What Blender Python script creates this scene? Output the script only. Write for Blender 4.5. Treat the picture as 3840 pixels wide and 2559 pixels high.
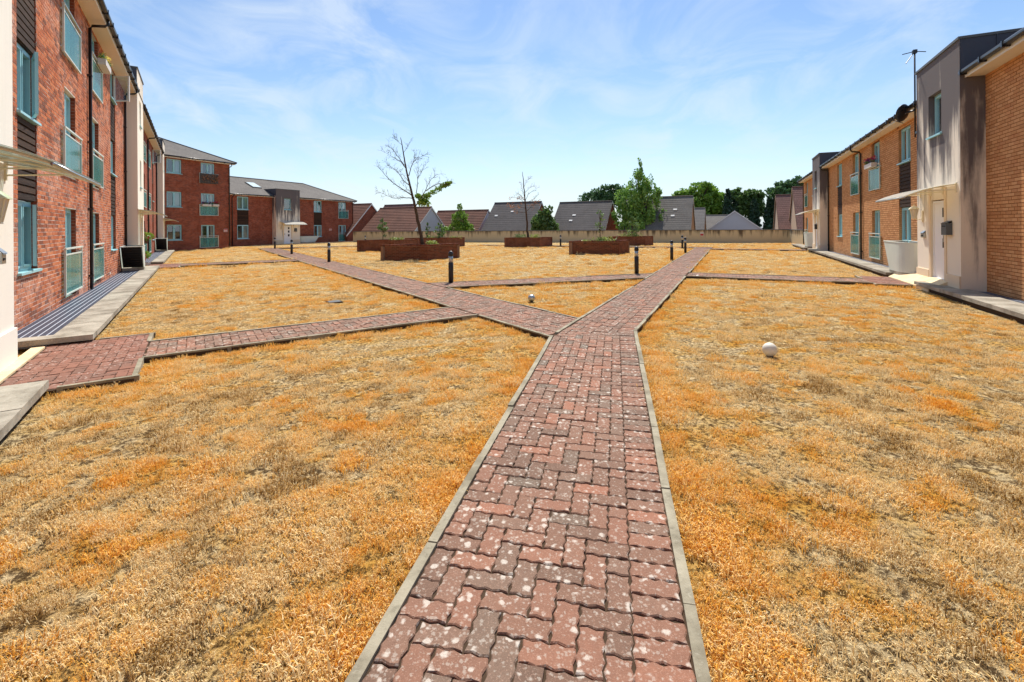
import bpy, bmesh, math, random
import numpy as np
from mathutils import Vector, Matrix
for o in list(bpy.data.objects): bpy.data.objects.remove(o)
random.seed(7); RNG = np.random.default_rng(11)
scene = bpy.context.scene
C = scene.collection

# ------------------------------------------------------------ camera
HC = 1.65; FPX = 1752.0
cam = bpy.data.cameras.new('camera'); camo = bpy.data.objects.new('camera', cam); C.objects.link(camo)
cam.sensor_width = 36.0; cam.lens = FPX/3840*36.0
cam.shift_y = -(1279.5-852)/3840
cam.clip_start = 0.05; cam.clip_end = 2000
camo.location = (0, 0, HC)
camo.rotation_euler = (Matrix.Rotation(math.radians(90), 3, 'X') @ Matrix.Rotation(-0.007, 3, 'Z')).to_euler()
scene.camera = camo

# ------------------------------------------------------------ sky, sun, exposure
SUN_AZ = math.radians(8.0); SUN_EL = math.radians(57.0)
world = bpy.data.worlds.new('World'); scene.world = world; world.use_nodes = True
wn = world.node_tree; wn.nodes.clear()
def wnode(t, **k):
    n = wn.nodes.new(t)
    for a, b in k.items(): setattr(n, a, b)
    return n
wout = wnode('ShaderNodeOutputWorld'); wbg = wnode('ShaderNodeBackground'); wbg.inputs['Strength'].default_value = 0.105
sky = wnode('ShaderNodeTexSky', sky_type='NISHITA', sun_disc=False, sun_elevation=SUN_EL, sun_rotation=SUN_AZ)
sky.air_density = 1.0; sky.dust_density = 0.25; sky.ozone_density = 2.0; sky.altitude = 50
# thin high cloud, mapped on a flat layer overhead
geo = wnode('ShaderNodeTexCoord'); sep = wnode('ShaderNodeSeparateXYZ'); wn.links.new(geo.outputs['Generated'], sep.inputs[0])
def wmath(op, a, b=None, clamp=False):
    m = wnode('ShaderNodeMath', operation=op, use_clamp=clamp)
    for i, x in enumerate((a, b)):
        if x is None: continue
        if isinstance(x, (int, float)): m.inputs[i].default_value = x
        else: wn.links.new(x, m.inputs[i])
    return m.outputs[0]
zc = wmath('ADD', wmath('MAXIMUM', sep.outputs[2], 0.0), 0.16)
px = wmath('DIVIDE', sep.outputs[0], zc); py = wmath('DIVIDE', sep.outputs[1], zc)
comb = wnode('ShaderNodeCombineXYZ'); wn.links.new(px, comb.inputs[0]); wn.links.new(py, comb.inputs[1])
mp = wnode('ShaderNodeMapping'); wn.links.new(comb.outputs[0], mp.inputs[0]); mp.inputs['Rotation'].default_value = (0, 0, 0.5); mp.inputs['Scale'].default_value = (1.0, 0.75, 1)
nz = wnode('ShaderNodeTexNoise'); wn.links.new(mp.outputs[0], nz.inputs['Vector']); nz.inputs['Scale'].default_value = 2.3; nz.inputs['Detail'].default_value = 9; nz.inputs['Roughness'].default_value = 0.6; nz.inputs['Distortion'].default_value = 0.8
nz2 = wnode('ShaderNodeTexNoise'); wn.links.new(mp.outputs[0], nz2.inputs['Vector']); nz2.inputs['Scale'].default_value = 0.8; nz2.inputs['Detail'].default_value = 3
cl = wmath('MULTIPLY', wmath('MULTIPLY', wmath('SUBTRACT', nz.outputs[0], 0.42), 4.4, True), wmath('MULTIPLY', wmath('SUBTRACT', nz2.outputs[0], 0.24), 2.6, True), True)
clf = wmath('MULTIPLY', cl, 0.55)
hz = wmath('MULTIPLY', wmath('POWER', wmath('SUBTRACT', 1.0, wmath('MAXIMUM', sep.outputs[2], 0.0)), 7.5), 0.8)
hsv = wnode('ShaderNodeHueSaturation'); hsv.inputs['Saturation'].default_value = 1.08; hsv.inputs['Value'].default_value = 1.0
wn.links.new(sky.outputs[0], hsv.inputs['Color'])
mh = wnode('ShaderNodeMix', data_type='RGBA'); wn.links.new(hz, mh.inputs[0]); wn.links.new(hsv.outputs[0], mh.inputs[6]); mh.inputs[7].default_value = (4.25, 4.95, 5.85, 1)
mx = wnode('ShaderNodeMix', data_type='RGBA'); wn.links.new(clf, mx.inputs[0]); wn.links.new(mh.outputs[2], mx.inputs[6]); mx.inputs[7].default_value = (5.3, 5.9, 6.5, 1)
wn.links.new(mx.outputs[2], wbg.inputs[0]); wn.links.new(wbg.outputs[0], wout.inputs[0])

sun = bpy.data.lights.new('sun', 'SUN'); sun.energy = 4.2; sun.angle = math.radians(0.53); sun.color = (1.0, 0.95, 0.87)
suno = bpy.data.objects.new('sun', sun); C.objects.link(suno)
SV = Vector((math.sin(SUN_AZ)*math.cos(SUN_EL), math.cos(SUN_AZ)*math.cos(SUN_EL), math.sin(SUN_EL)))
suno.rotation_euler = SV.to_track_quat('Z', 'Y').to_euler(); suno.location = (0, 0, 60)
vs = scene.view_settings; vs.view_transform = 'Standard'; vs.look = 'None'; vs.exposure = 0.6; vs.gamma = 1.0; vs.use_curve_mapping = False

# ------------------------------------------------------------ materials
def lin(r, g, b):
    f = lambda c: c/12.92 if c <= 0.04045 else ((c+0.055)/1.055)**2.4
    return (f(r/255), f(g/255), f(b/255), 1)
class NT:
    def __init__(s, name):
        s.m = bpy.data.materials.new(name); s.m.use_nodes = True; s.t = s.m.node_tree; s.t.nodes.clear()
        s.out = s.n('ShaderNodeOutputMaterial')
    def n(s, t, **k):
        x = s.t.nodes.new(t)
        for a, b in k.items(): setattr(x, a, b)
        return x
    def l(s, a, b): s.t.links.new(a, b)
    def setv(s, inp, v):
        if isinstance(v, bpy.types.NodeSocket): s.l(v, inp)
        else: inp.default_value = v
    def math(s, op, a, b=None, clamp=False):
        m = s.n('ShaderNodeMath', operation=op, use_clamp=clamp); s.setv(m.inputs[0], a)
        if b is not None: s.setv(m.inputs[1], b)
        return m.outputs[0]
    def mix(s, f, a, b, mode='MIX'):
        m = s.n('ShaderNodeMix', data_type='RGBA', blend_type=mode, clamp_factor=True)
        s.setv(m.inputs[0], f); s.setv(m.inputs[6], a); s.setv(m.inputs[7], b); return m.outputs[2]
    def pos(s): return s.n('ShaderNodeNewGeometry').outputs['Position']
    def noise(s, scale, detail=4, rough=0.55, vec=None, stretch=None, dist=0.0):
        v = vec or s.pos()
        if stretch:
            mp = s.n('ShaderNodeMapping'); s.l(v, mp.inputs[0]); mp.inputs['Scale'].default_value = stretch; v = mp.outputs[0]
        x = s.n('ShaderNodeTexNoise'); s.l(v, x.inputs['Vector']); x.inputs['Scale'].default_value = scale; x.inputs['Detail'].default_value = detail; x.inputs['Roughness'].default_value = rough; x.inputs['Distortion'].default_value = dist
        return x.outputs[0]
    def ramp(s, f, stops):
        r = s.n('ShaderNodeValToRGB'); s.l(f, r.inputs[0]); e = r.color_ramp.elements
        while len(e) < len(stops): e.new(0.5)
        for i, (p, c) in enumerate(stops):
            e[i].position = p; e[i].color = c if len(c) == 4 else (*c, 1)
        return r.outputs[0]
    def step(s, f, a, b):
        m = s.n('ShaderNodeMapRange', interpolation_type='SMOOTHSTEP'); s.setv(m.inputs[0], f); m.inputs[1].default_value = a; m.inputs[2].default_value = b; return m.outputs[0]
    def rnd(s):
        a = s.n('ShaderNodeObjectInfo').outputs['Random']; b = s.n('ShaderNodeNewGeometry').outputs['Random Per Island']
        return s.math('FRACT', s.math('ADD', a, s.math('MULTIPLY', b, 7.31)))
    def bsdf(s, col, rough=0.8, spec=0.3, metal=0.0, bump=None, bstr=0.3, bdist=0.01):
        p = s.n('ShaderNodeBsdfPrincipled'); s.setv(p.inputs['Base Color'], col); s.setv(p.inputs['Roughness'], rough); p.inputs['Specular IOR Level'].default_value = spec; p.inputs['Metallic'].default_value = metal
        if bump is not None:
            b = s.n('ShaderNodeBump'); b.inputs['Strength'].default_value = bstr; b.inputs['Distance'].default_value = bdist; s.l(bump, b.inputs['Height']); s.l(b.outputs[0], p.inputs['Normal'])
        s.l(p.outputs[0], s.out.inputs[0]); s.p = p
        return s.m
def plain(name, col, rough=0.6, spec=0.4, metal=0.0, var=0.12, scale=6.0, dirt=None):
    t = NT(name); c = t.mix(t.math('MULTIPLY', t.noise(scale), var*2), col, tuple(x*0.55 for x in col[:3])+(1,))
    return t.bsdf(c, rough, spec, metal, t.noise(60, 3), 0.08, 0.004)
M = {}
def brick_mat(name, cols, effl=0.35, efl_col=lin(215, 185, 170), effscale=0.55):
    t = NT(name); r = t.rnd()
    c = t.ramp(r, cols)
    c = t.mix(t.math('MULTIPLY', t.noise(38, 4, 0.7), 0.5), c, tuple(x*0.5 for x in cols[len(cols)//2][1][:3])+(1,))
    e = t.math('MULTIPLY', t.step(t.noise(effscale, 5, 0.62), 0.46, 0.72), t.step(t.noise(22, 3, 0.7), 0.38, 0.66))
    c = t.mix(t.math('MULTIPLY', e, effl), c, efl_col)
    return t.bsdf(c, 0.9, 0.15, 0, t.noise(70, 4, 0.7), 0.35, 0.006)
M['brick_red'] = brick_mat('brick_red', [(0.0, lin(118, 70, 54)), (0.15, lin(168, 92, 62)), (0.45, lin(196, 112, 72)), (0.72, lin(212, 134, 92)), (0.86, lin(166, 96, 70)), (1.0, lin(98, 64, 56))], 0.85, lin(234, 210, 194))
M['brick_orange'] = brick_mat('brick_orange', [(0.0, lin(194, 136, 88)), (0.4, lin(214, 156, 104)), (0.75, lin(224, 168, 116)), (1.0, lin(196, 134, 88))], 0.22, lin(226, 180, 130))
M['brick_planter'] = brick_mat('brick_planter', [(0.0, lin(84, 52, 36)), (0.4, lin(122, 66, 44)), (0.8, lin(136, 78, 52)), (1.0, lin(74, 48, 38))], 0.35, lin(176, 120, 92), 1.3)
def mortar(name, col):
    t = NT(name); return t.bsdf(t.mix(t.noise(9, 4), col, tuple(x*0.6 for x in col[:3])+(1,)), 0.95, 0.1, 0, t.noise(120, 2), 0.4, 0.004)
M['mortar_pale'] = mortar('mortar_pale', lin(238, 224, 210)); M['mortar_brown'] = mortar('mortar_brown', lin(150, 96, 58)); M['mortar_planter'] = mortar('mortar_planter', lin(158, 124, 102))
def far_brick(name, c1, c2, mcol, msize=0.006):
    t = NT(name); uv = t.n('ShaderNodeUVMap').outputs[0]
    b = t.n('ShaderNodeTexBrick'); t.l(uv, b.inputs['Vector']); b.inputs['Scale'].default_value = 1.0; b.inputs['Brick Width'].default_value = 0.225; b.inputs['Row Height'].default_value = 0.075; b.inputs['Mortar Size'].default_value = msize
    b.inputs['Color1'].default_value = c1; b.inputs['Color2'].default_value = c2; b.inputs['Mortar'].default_value = mcol; b.inputs['Bias'].default_value = -0.1
    c = t.mix(t.math('MULTIPLY', t.step(t.noise(1.6, 6, 0.7), 0.40, 0.66), 0.6), b.outputs[0], tuple(x*0.5 for x in c1[:3])+(1,))
    c = t.mix(t.math('MULTIPLY', t.step(t.noise(7, 4, 0.7), 0.5, 0.75), 0.25), c, mcol)
    return t.bsdf(c, 0.9, 0.15, 0, b.outputs['Fac'], -0.5, 0.01)
M['far_brick_red'] = far_brick('far_brick_red', lin(158, 78, 52), lin(108, 52, 38), lin(168, 134, 116))
M['far_brick_orange'] = far_brick('far_brick_orange', lin(214, 156, 104), lin(198, 138, 90), lin(164, 112, 72))
M['far_brick_planter'] = far_brick('far_brick_planter', lin(126, 68, 46), lin(90, 52, 38), lin(150, 116, 94), 0.009)
def render_mat(name, col, stain, top=None, amt=0.8, zlen=3.0, bias=0.22):
    """painted render; rain-washed dirt running down from a ledge at height top"""
    t = NT(name); sp = t.n('ShaderNodeSeparateXYZ'); t.l(t.pos(), sp.inputs[0])
    streak = t.noise(1.9, 6, 0.6, stretch=(1.6, 1.6, 0.16)); blot = t.noise(0.9, 5, 0.6)
    c = t.mix(t.math('MULTIPLY', t.noise(30, 3), 0.18), col, tuple(x*0.7 for x in col[:3])+(1,))
    if top is not None:
        h = t.math('DIVIDE', t.math('SUBTRACT', top, sp.outputs[2]), zlen)          # 0 at the ledge, 1 lower down
        f = t.math('SUBTRACT', t.math('ADD', t.math('MULTIPLY', streak, 1.6), t.math('MULTIPLY', blot, 0.4)), t.math('ADD', t.math('MULTIPLY', h, 0.5), 0.5-bias))
        c = t.mix(t.math('MULTIPLY', t.step(f, 0.22, 0.62), amt), c, stain)
    else:
        c = t.mix(t.math('MULTIPLY', t.step(streak, 0.52, 0.75), amt*0.6), c, stain)
    return t.bsdf(c, 0.9, 0.2, 0, t.noise(90, 3, 0.7), 0.3, 0.004)
M['render_cream'] = render_mat('render_cream', lin(238, 232, 218), lin(176, 168, 152), None, 0.35)
M['render_tower'] = render_mat('render_tower', lin(238, 226, 206), lin(82, 76, 80), 6.1, 0.93, 3.4, 0.37)
M['render_tower_left'] = render_mat('render_tower_left', lin(244, 234, 216), lin(120, 108, 98), 8.0, 0.4, 3.0, 0.0)
M['render_wall'] = render_mat('render_wall', lin(206, 188, 152), lin(60, 48, 38), 1.25, 0.85, 1.1, -0.03)
M['render_door'] = render_mat('render_door', lin(232, 210, 178), lin(176, 148, 116), None, 0.25)
M['white_paint'] = plain('white_paint', lin(238, 234, 226), 0.5, 0.4, 0, 0.06)
M['globe_white'] = plain('globe_white', lin(236, 230, 214), 0.55, 0.4, 0, 0.32, 9)
M['soffit'] = plain('soffit', lin(226, 214, 196), 0.6, 0.3, 0, 0.06)
M['white_door'] = plain('white_door', lin(242, 242, 244), 0.35, 0.5, 0, 0.04)
M['black_plastic'] = plain('black_plastic', lin(34, 32, 34), 0.35, 0.5, 0, 0.1)
M['teal_frame'] = plain('teal_frame', lin(158, 208, 214), 0.4, 0.4, 0, 0.08)
M['steel'] = plain('steel', lin(190, 192, 188), 0.3, 0.5, 0.85, 0.2)
M['galvanised'] = plain('galvanised', lin(218, 224, 212), 0.5, 0.5, 0.15, 0.2, 3)
M['lead'] = plain('lead', lin(70, 72, 82), 0.55, 0.4, 0.2, 0.25, 2)
M['capping'] = plain('capping', lin(96, 98, 98), 0.6, 0.4, 0.1, 0.3, 2)
M['grille'] = plain('grille', lin(24, 22, 24), 0.6, 0.3, 0, 0.2, 40)
M['curtain'] = plain('curtain', lin(220, 214, 202), 0.9, 0.1, 0, 0.15, 4)
M['blind_blue'] = plain('blind_blue', lin(190, 208, 214), 0.9, 0.1, 0, 0.1, 4)
M['room'] = plain('room', lin(58, 58, 60), 0.9, 0.1, 0, 0.3, 2)
M['cream_metal'] = plain('cream_metal', lin(232, 220, 190), 0.45, 0.4, 0, 0.08)
M['red_print'] = plain('red_print', lin(196, 60, 60), 0.5, 0.3, 0, 0.1)
M['soil'] = plain('soil', lin(84, 62, 44), 0.95, 0.1, 0, 0.5, 20)
M['bark'] = plain('bark', lin(94, 76, 62), 0.9, 0.15, 0, 0.4, 14)
M['bark_grey'] = plain('bark_grey', lin(88, 84, 80), 0.9, 0.15, 0, 0.35, 14)
M['box_white'] = plain('box_white', lin(214, 206, 196), 0.5, 0.3)
t = NT('timber'); r = t.rnd()
c = t.mix(r, lin(44, 32, 26), lin(70, 52, 40)); c = t.mix(t.math('MULTIPLY', t.step(t.noise(5, 6, 0.7, stretch=(1, 1, 14)), 0.45, 0.75), 0.45), c, lin(112, 92, 74))
M['timber'] = t.bsdf(c, 0.85, 0.2, 0, t.noise(8, 5, 0.7, stretch=(1, 1, 14)), 0.4, 0.006)
# window glass: clear with sky reflection rising at grazing angles
def glass(name, tint, refl_min, alpha):
    t = NT(name); lw = t.n('ShaderNodeLayerWeight'); lw.inputs[0].default_value = 0.5
    f = t.math('ADD', t.math('MULTIPLY', t.math('POWER', lw.outputs['Facing'], 1.8), 0.95), refl_min, True)
    tr = t.n('ShaderNodeBsdfTransparent'); tr.inputs[0].default_value = tint
    gl = t.n('ShaderNodeBsdfGlossy'); gl.inputs['Roughness'].default_value = 0.03; gl.inputs[0].default_value = (0.93, 0.97, 1, 1)
    b = t.n('ShaderNodeBump'); b.inputs['Strength'].default_value = 0.05; b.inputs['Distance'].default_value = 0.02; t.l(t.noise(2.5, 2), b.inputs['Height']); t.l(b.outputs[0], gl.inputs['Normal'])
    m = t.n('ShaderNodeMixShader'); t.l(f, m.inputs[0]); t.l(tr.outputs[0], m.inputs[1]); t.l(gl.outputs[0], m.inputs[2]); t.l(m.outputs[0], t.out.inputs[0])
    return t.m
M['glass'] = glass('glass', (0.62, 0.72, 0.74, 1), 0.16, 0)
def frosted(name, col, clear, stripes=False):
    t = NT(name); df = t.n('ShaderNodeBsdfDiffuse'); df.inputs[0].default_value = col
    tl = t.n('ShaderNodeBsdfTranslucent'); tl.inputs[0].default_value = col
    a = t.n('ShaderNodeMixShader'); a.inputs[0].default_value = 0.5; t.l(df.outputs[0], a.inputs[1]); t.l(tl.outputs[0], a.inputs[2])
    tr = t.n('ShaderNodeBsdfTransparent'); tr.inputs[0].default_value = (0.8, 0.93, 0.9, 1)
    gl = t.n('ShaderNodeBsdfGlossy'); gl.inputs['Roughness'].default_value = 0.06
    b = t.n('ShaderNodeMixShader'); t.l(a.outputs[0], b.inputs[1]); t.l(tr.outputs[0], b.inputs[2]); b.inputs[0].default_value = clear
    if stripes:
        sp = t.n('ShaderNodeSeparateXYZ'); t.l(t.n('ShaderNodeUVMap').outputs[0], sp.inputs[0])
        w = t.math('FRACT', t.math('MULTIPLY', sp.outputs[0], 3.1)); e = t.math('MULTIPLY', t.step(t.math('ABSOLUTE', t.math('SUBTRACT', w, 0.5)), 0.20, 0.16), t.step(t.math('ABSOLUTE', t.math('SUBTRACT', sp.outputs[1], 0.5)), 0.42, 0.40))
        t.l(t.math('ADD', t.math('MULTIPLY', e, 0.85), 0.08), b.inputs[0])
    lw = t.n('ShaderNodeLayerWeight'); c2 = t.n('ShaderNodeMixShader'); t.l(t.math('ADD', t.math('MULTIPLY', t.math('POWER', lw.outputs['Facing'], 4.0), 0.35), 0.03), c2.inputs[0]); t.l(b.outputs[0], c2.inputs[1]); t.l(gl.outputs[0], c2.inputs[2])
    t.l(c2.outputs[0], t.out.inputs[0]); return t.m
M['balcony_glass'] = frosted('balcony_glass', lin(132, 200, 194), 0.64)
M['canopy_glass'] = frosted('canopy_glass', lin(162, 160, 146), 0.1, True)
M['canopy_plain'] = frosted('canopy_plain', lin(234, 230, 220), 0.1)
# concrete
def concrete(name, col, dark, spots=0.3):
    t = NT(name); c = t.mix(t.step(t.noise(2.2, 6, 0.65), 0.35, 0.7), col, dark)
    c = t.mix(t.math('MULTIPLY', t.step(t.noise(24, 4, 0.7), 0.5, 0.7), 0.35), c, tuple(x*0.5 for x in dark[:3])+(1,))
    c = t.mix(t.math('MULTIPLY', t.step(t.noise(55, 2, 0.5), 0.62, 0.7), spots), c, lin(214, 208, 190))
    c = t.mix(t.math('MULTIPLY', t.rnd(), 0.22), c, dark)
    return t.bsdf(c, 0.95, 0.15, 0, t.noise(60, 5, 0.7), 0.5, 0.006)
M['coping'] = concrete('coping', lin(178, 170, 154), lin(128, 120, 106))
M['kerb'] = concrete('kerb', lin(172, 164, 142), lin(122, 114, 96), 0.15)
M['cream_slab'] = concrete('cream_slab', lin(236, 212, 172), lin(222, 194, 150), 0.1)
M['grating'] = plain('grating', lin(64, 72, 88), 0.5, 0.4, 0.1, 0.35, 2.5)
M['grating_bar'] = plain('grating_bar', lin(196, 204, 214), 0.45, 0.4, 0.2, 0.15, 4)
M['bedding'] = plain('bedding', lin(84, 68, 54), 0.98, 0.05, 0, 0.5, 60)
M['ground'] = plain('ground', lin(96, 92, 84), 0.95, 0.1, 0, 0.4, 0.2)
M['podium'] = plain('podium', lin(120, 108, 90), 0.95, 0.1, 0, 0.3, 2)
# pavers: red-brown to grey concrete blocks with lichen
t = NT('paver'); r = t.rnd()
c = t.ramp(r, [(0.0, lin(122, 98, 83)), (0.22, lin(144, 109, 90)), (0.45, lin(158, 113, 92)), (0.62, lin(134, 113, 97)), (0.8, lin(172, 119, 95)), (1.0, lin(120, 107, 93))])
c = t.mix(t.math('MULTIPLY', t.noise(26, 5, 0.75), 0.62), c, lin(88, 70, 60))
c = t.mix(t.math('MULTIPLY', t.step(t.noise(130, 2, 0.6), 0.56, 0.68), 0.4), c, lin(190, 158, 138))
def lichen(t, c, scale, warp, wscale, size, amt, col):
    nv = t.n('ShaderNodeTexNoise'); t.l(t.pos(), nv.inputs['Vector']); nv.inputs['Scale'].default_value = wscale; nv.inputs['Detail'].default_value = 4
    sc = t.n('ShaderNodeVectorMath', operation='SCALE'); t.l(nv.outputs['Color'], sc.inputs[0]); sc.inputs['Scale'].default_value = warp
    dv = t.n('ShaderNodeVectorMath', operation='ADD'); t.l(t.pos(), dv.inputs[0]); t.l(sc.outputs[0], dv.inputs[1])
    v = t.n('ShaderNodeTexVoronoi', feature='F1'); t.l(dv.outputs[0], v.inputs['Vector']); v.inputs['Scale'].default_value = scale
    sepc = t.n('ShaderNodeSeparateColor'); t.l(v.outputs['Color'], sepc.inputs[0])
    sz = t.math('MULTIPLY', t.math('POWER', sepc.outputs[0], 2.2), t.math('MULTIPLY', t.noise(5, 3, 0.6), size))
    spot = t.step(t.math('SUBTRACT', sz, v.outputs['Distance']), -0.06, 0.24)
    return t.mix(t.math('MULTIPLY', t.math('MULTIPLY', spot, amt), t.math('ADD', t.noise(150, 3, 0.7), 0.2)), c, col)
c = lichen(t, c, 27, 0.03, 45, 1.1, 0.85, lin(220, 212, 198))
c = lichen(t, c, 62, 0.02, 90, 1.4, 0.5, lin(200, 192, 178))
sp = t.n('ShaderNodeSeparateXYZ'); t.l(t.n('ShaderNodeTexCoord').outputs['Normal'], sp.inputs[0])
M['paver'] = t.bsdf(c, 0.93, 0.18, 0, t.noise(110, 5, 0.75), 0.6, 0.006)
t = NT('entrance_paver'); c = t.mix(t.rnd(), lin(150, 104, 86), lin(126, 94, 80)); c = t.mix(t.math('MULTIPLY', t.noise(20, 5, 0.7), 0.4), c, lin(110, 80, 68)); c = t.mix(t.math('MULTIPLY', t.math('MULTIPLY', t.step(t.noise(28, 3, 0.6), 0.55, 0.68), t.step(t.noise(1.7, 3), 0.42, 0.6)), 0.7), c, lin(220, 206, 196))
M['entrance_paver'] = t.bsdf(c, 0.9, 0.2, 0, t.noise(90, 4), 0.4, 0.005)
# roofs: course lines are geometry, tile joints and weathering are material
def roof_mat(name, col, dark, w=0.3, joint=0.35):
    t = NT(name); uv = t.n('ShaderNodeUVMap').outputs[0]
    b = t.n('ShaderNodeTexBrick'); t.l(uv, b.inputs['Vector']); b.inputs['Scale'].default_value = 1.0; b.inputs['Brick Width'].default_value = w; b.inputs['Row Height'].default_value = 1.0; b.inputs['Mortar Size'].default_value = 0.012
    b.inputs['Color1'].default_value = col; b.inputs['Color2'].default_value = tuple(x*0.82 for x in col[:3])+(1,); b.inputs['Mortar'].default_value = dark
    c = t.mix(joint, col, b.outputs[0]); c = t.mix(t.math('MULTIPLY', t.step(t.noise(0.8, 6, 0.65), 0.4, 0.72), 0.45), c, dark)
    c = t.mix(t.math('MULTIPLY', t.step(t.noise(9, 3, 0.7), 0.5, 0.75), 0.25), c, lin(170, 160, 140))
    return t.bsdf(c, 0.85, 0.25, 0, t.noise(14, 4), 0.2, 0.02)
M['slate'] = roof_mat('slate', lin(114, 108, 102), lin(80, 74, 70), 0.3, 0.6)
M['slate_dark'] = roof_mat('slate_dark', lin(96, 90, 88), lin(66, 60, 58), 0.3, 0.6)
M['tile_brown'] = roof_mat('tile_brown', lin(122, 82, 66), lin(72, 48, 40), 0.33, 0.4)
M['tile_red'] = roof_mat('tile_red', lin(134, 96, 86), lin(84, 58, 52), 0.25, 0.9)
M['tile_grey'] = roof_mat('tile_grey', lin(132, 124, 116), lin(96, 88, 82), 0.3, 0.5)
M['render_grey'] = plain('render_grey', lin(206, 204, 204), 0.9, 0.2, 0, 0.1, 2)
M['render_pink'] = plain('render_pink', lin(206, 172, 142), 0.9, 0.2, 0, 0.12, 2)
def leaf_mat(name, a, b, trans=0.35):
    t = NT(name); c = t.mix(t.n('ShaderNodeNewGeometry').outputs['Random Per Island'], a, b)
    c = t.mix(t.math('MULTIPLY', t.step(t.noise(0.9, 3), 0.4, 0.65), 0.5), c, tuple(x*0.6 for x in a[:3])+(1,))
    d = t.n('ShaderNodeBsdfDiffuse'); t.l(c, d.inputs[0]); tl = t.n('ShaderNodeBsdfTranslucent'); t.l(c, tl.inputs[0])
    m = t.n('ShaderNodeMixShader'); m.inputs[0].default_value = trans; t.l(d.outputs[0], m.inputs[1]); t.l(tl.outputs[0], m.inputs[2])
    g = t.n('ShaderNodeBsdfGlossy'); g.inputs['Roughness'].default_value = 0.45; m2 = t.n('ShaderNodeMixShader'); m2.inputs[0].default_value = 0.05; t.l(m.outputs[0], m2.inputs[1]); t.l(g.outputs[0], m2.inputs[2])
    t.l(m2.outputs[0], t.out.inputs[0]); return t.m
M['leaf_birch'] = leaf_mat('leaf_birch', lin(104, 148, 58), lin(158, 194, 94))
M['leaf_bright'] = leaf_mat('leaf_bright', lin(104, 146, 40), lin(158, 188, 72))
M['leaf_mid'] = leaf_mat('leaf_mid', lin(84, 116, 54), lin(122, 150, 78))
M['leaf_dark'] = leaf_mat('leaf_dark', lin(66, 100, 56), lin(102, 136, 74), 0.2)
M['leaf_conifer'] = leaf_mat('leaf_conifer', lin(40, 62, 44), lin(70, 98, 62), 0.1)
M['leaf_pale'] = leaf_mat('leaf_pale', lin(132, 152, 66), lin(190, 196, 108))
M['leaf_dead'] = leaf_mat('leaf_dead', lin(158, 104, 72), lin(186, 138, 104))
M['petal_red'] = leaf_mat('petal_red', lin(196, 40, 58), lin(226, 90, 120)); M['petal_purple'] = leaf_mat('petal_purple', lin(84, 40, 110), lin(140, 70, 150)); M['petal_white'] = leaf_mat('petal_white', lin(236, 232, 224), lin(246, 240, 220)); M['petal_yellow'] = leaf_mat('petal_yellow', lin(214, 190, 70), lin(232, 214, 120))
# dry lawn
def grass_shader(name, attr_type):
    t = NT(name); at = t.n('ShaderNodeAttribute', attribute_type=attr_type, attribute_name='tint'); f = at.outputs['Fac']
    hi = t.noise(14, 4, 0.6); rd = t.n('ShaderNodeNewGeometry').outputs['Random Per Island'] if attr_type == 'INSTANCER' else t.noise(160, 3, 0.7)
    ff = t.math('ADD', t.math('MULTIPLY', f, 0.86), t.math('ADD', t.math('MULTIPLY', t.math('SUBTRACT', hi, 0.5), 0.42), t.math('MULTIPLY', t.math('SUBTRACT', rd, 0.5), 0.34)), True)
    c = t.ramp(ff, [(0.0, lin(136, 100, 50)), (0.14, lin(204, 164, 98)), (0.34, lin(247, 228, 182)), (0.52, lin(242, 206, 136)), (0.74, lin(239, 182, 82)), (1.0, lin(222, 150, 44))])
    return t, c
t, c = grass_shader('lawn_soil', 'GEOMETRY')
c = t.mix(0.35, c, lin(190, 146, 84)); c = t.mix(t.math('MULTIPLY', t.step(t.noise(24, 6, 0.8), 0.42, 0.57), 0.9), c, lin(70, 48, 26))
M['lawn'] = t.bsdf(c, 0.98, 0.05, 0, t.noise(70, 6, 0.75), 1.0, 0.03)
t, c = grass_shader('dry_grass', 'INSTANCER')
d = t.n('ShaderNodeBsdfDiffuse'); t.l(c, d.inputs[0]); tl = t.n('ShaderNodeBsdfTranslucent'); t.l(c, tl.inputs[0]); ms = t.n('ShaderNodeMixShader'); ms.inputs[0].default_value = 0.28
t.l(d.outputs[0], ms.inputs[1]); t.l(tl.outputs[0], ms.inputs[2]); t.l(ms.outputs[0], t.out.inputs[0]); M['dry_grass'] = t.m

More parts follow.
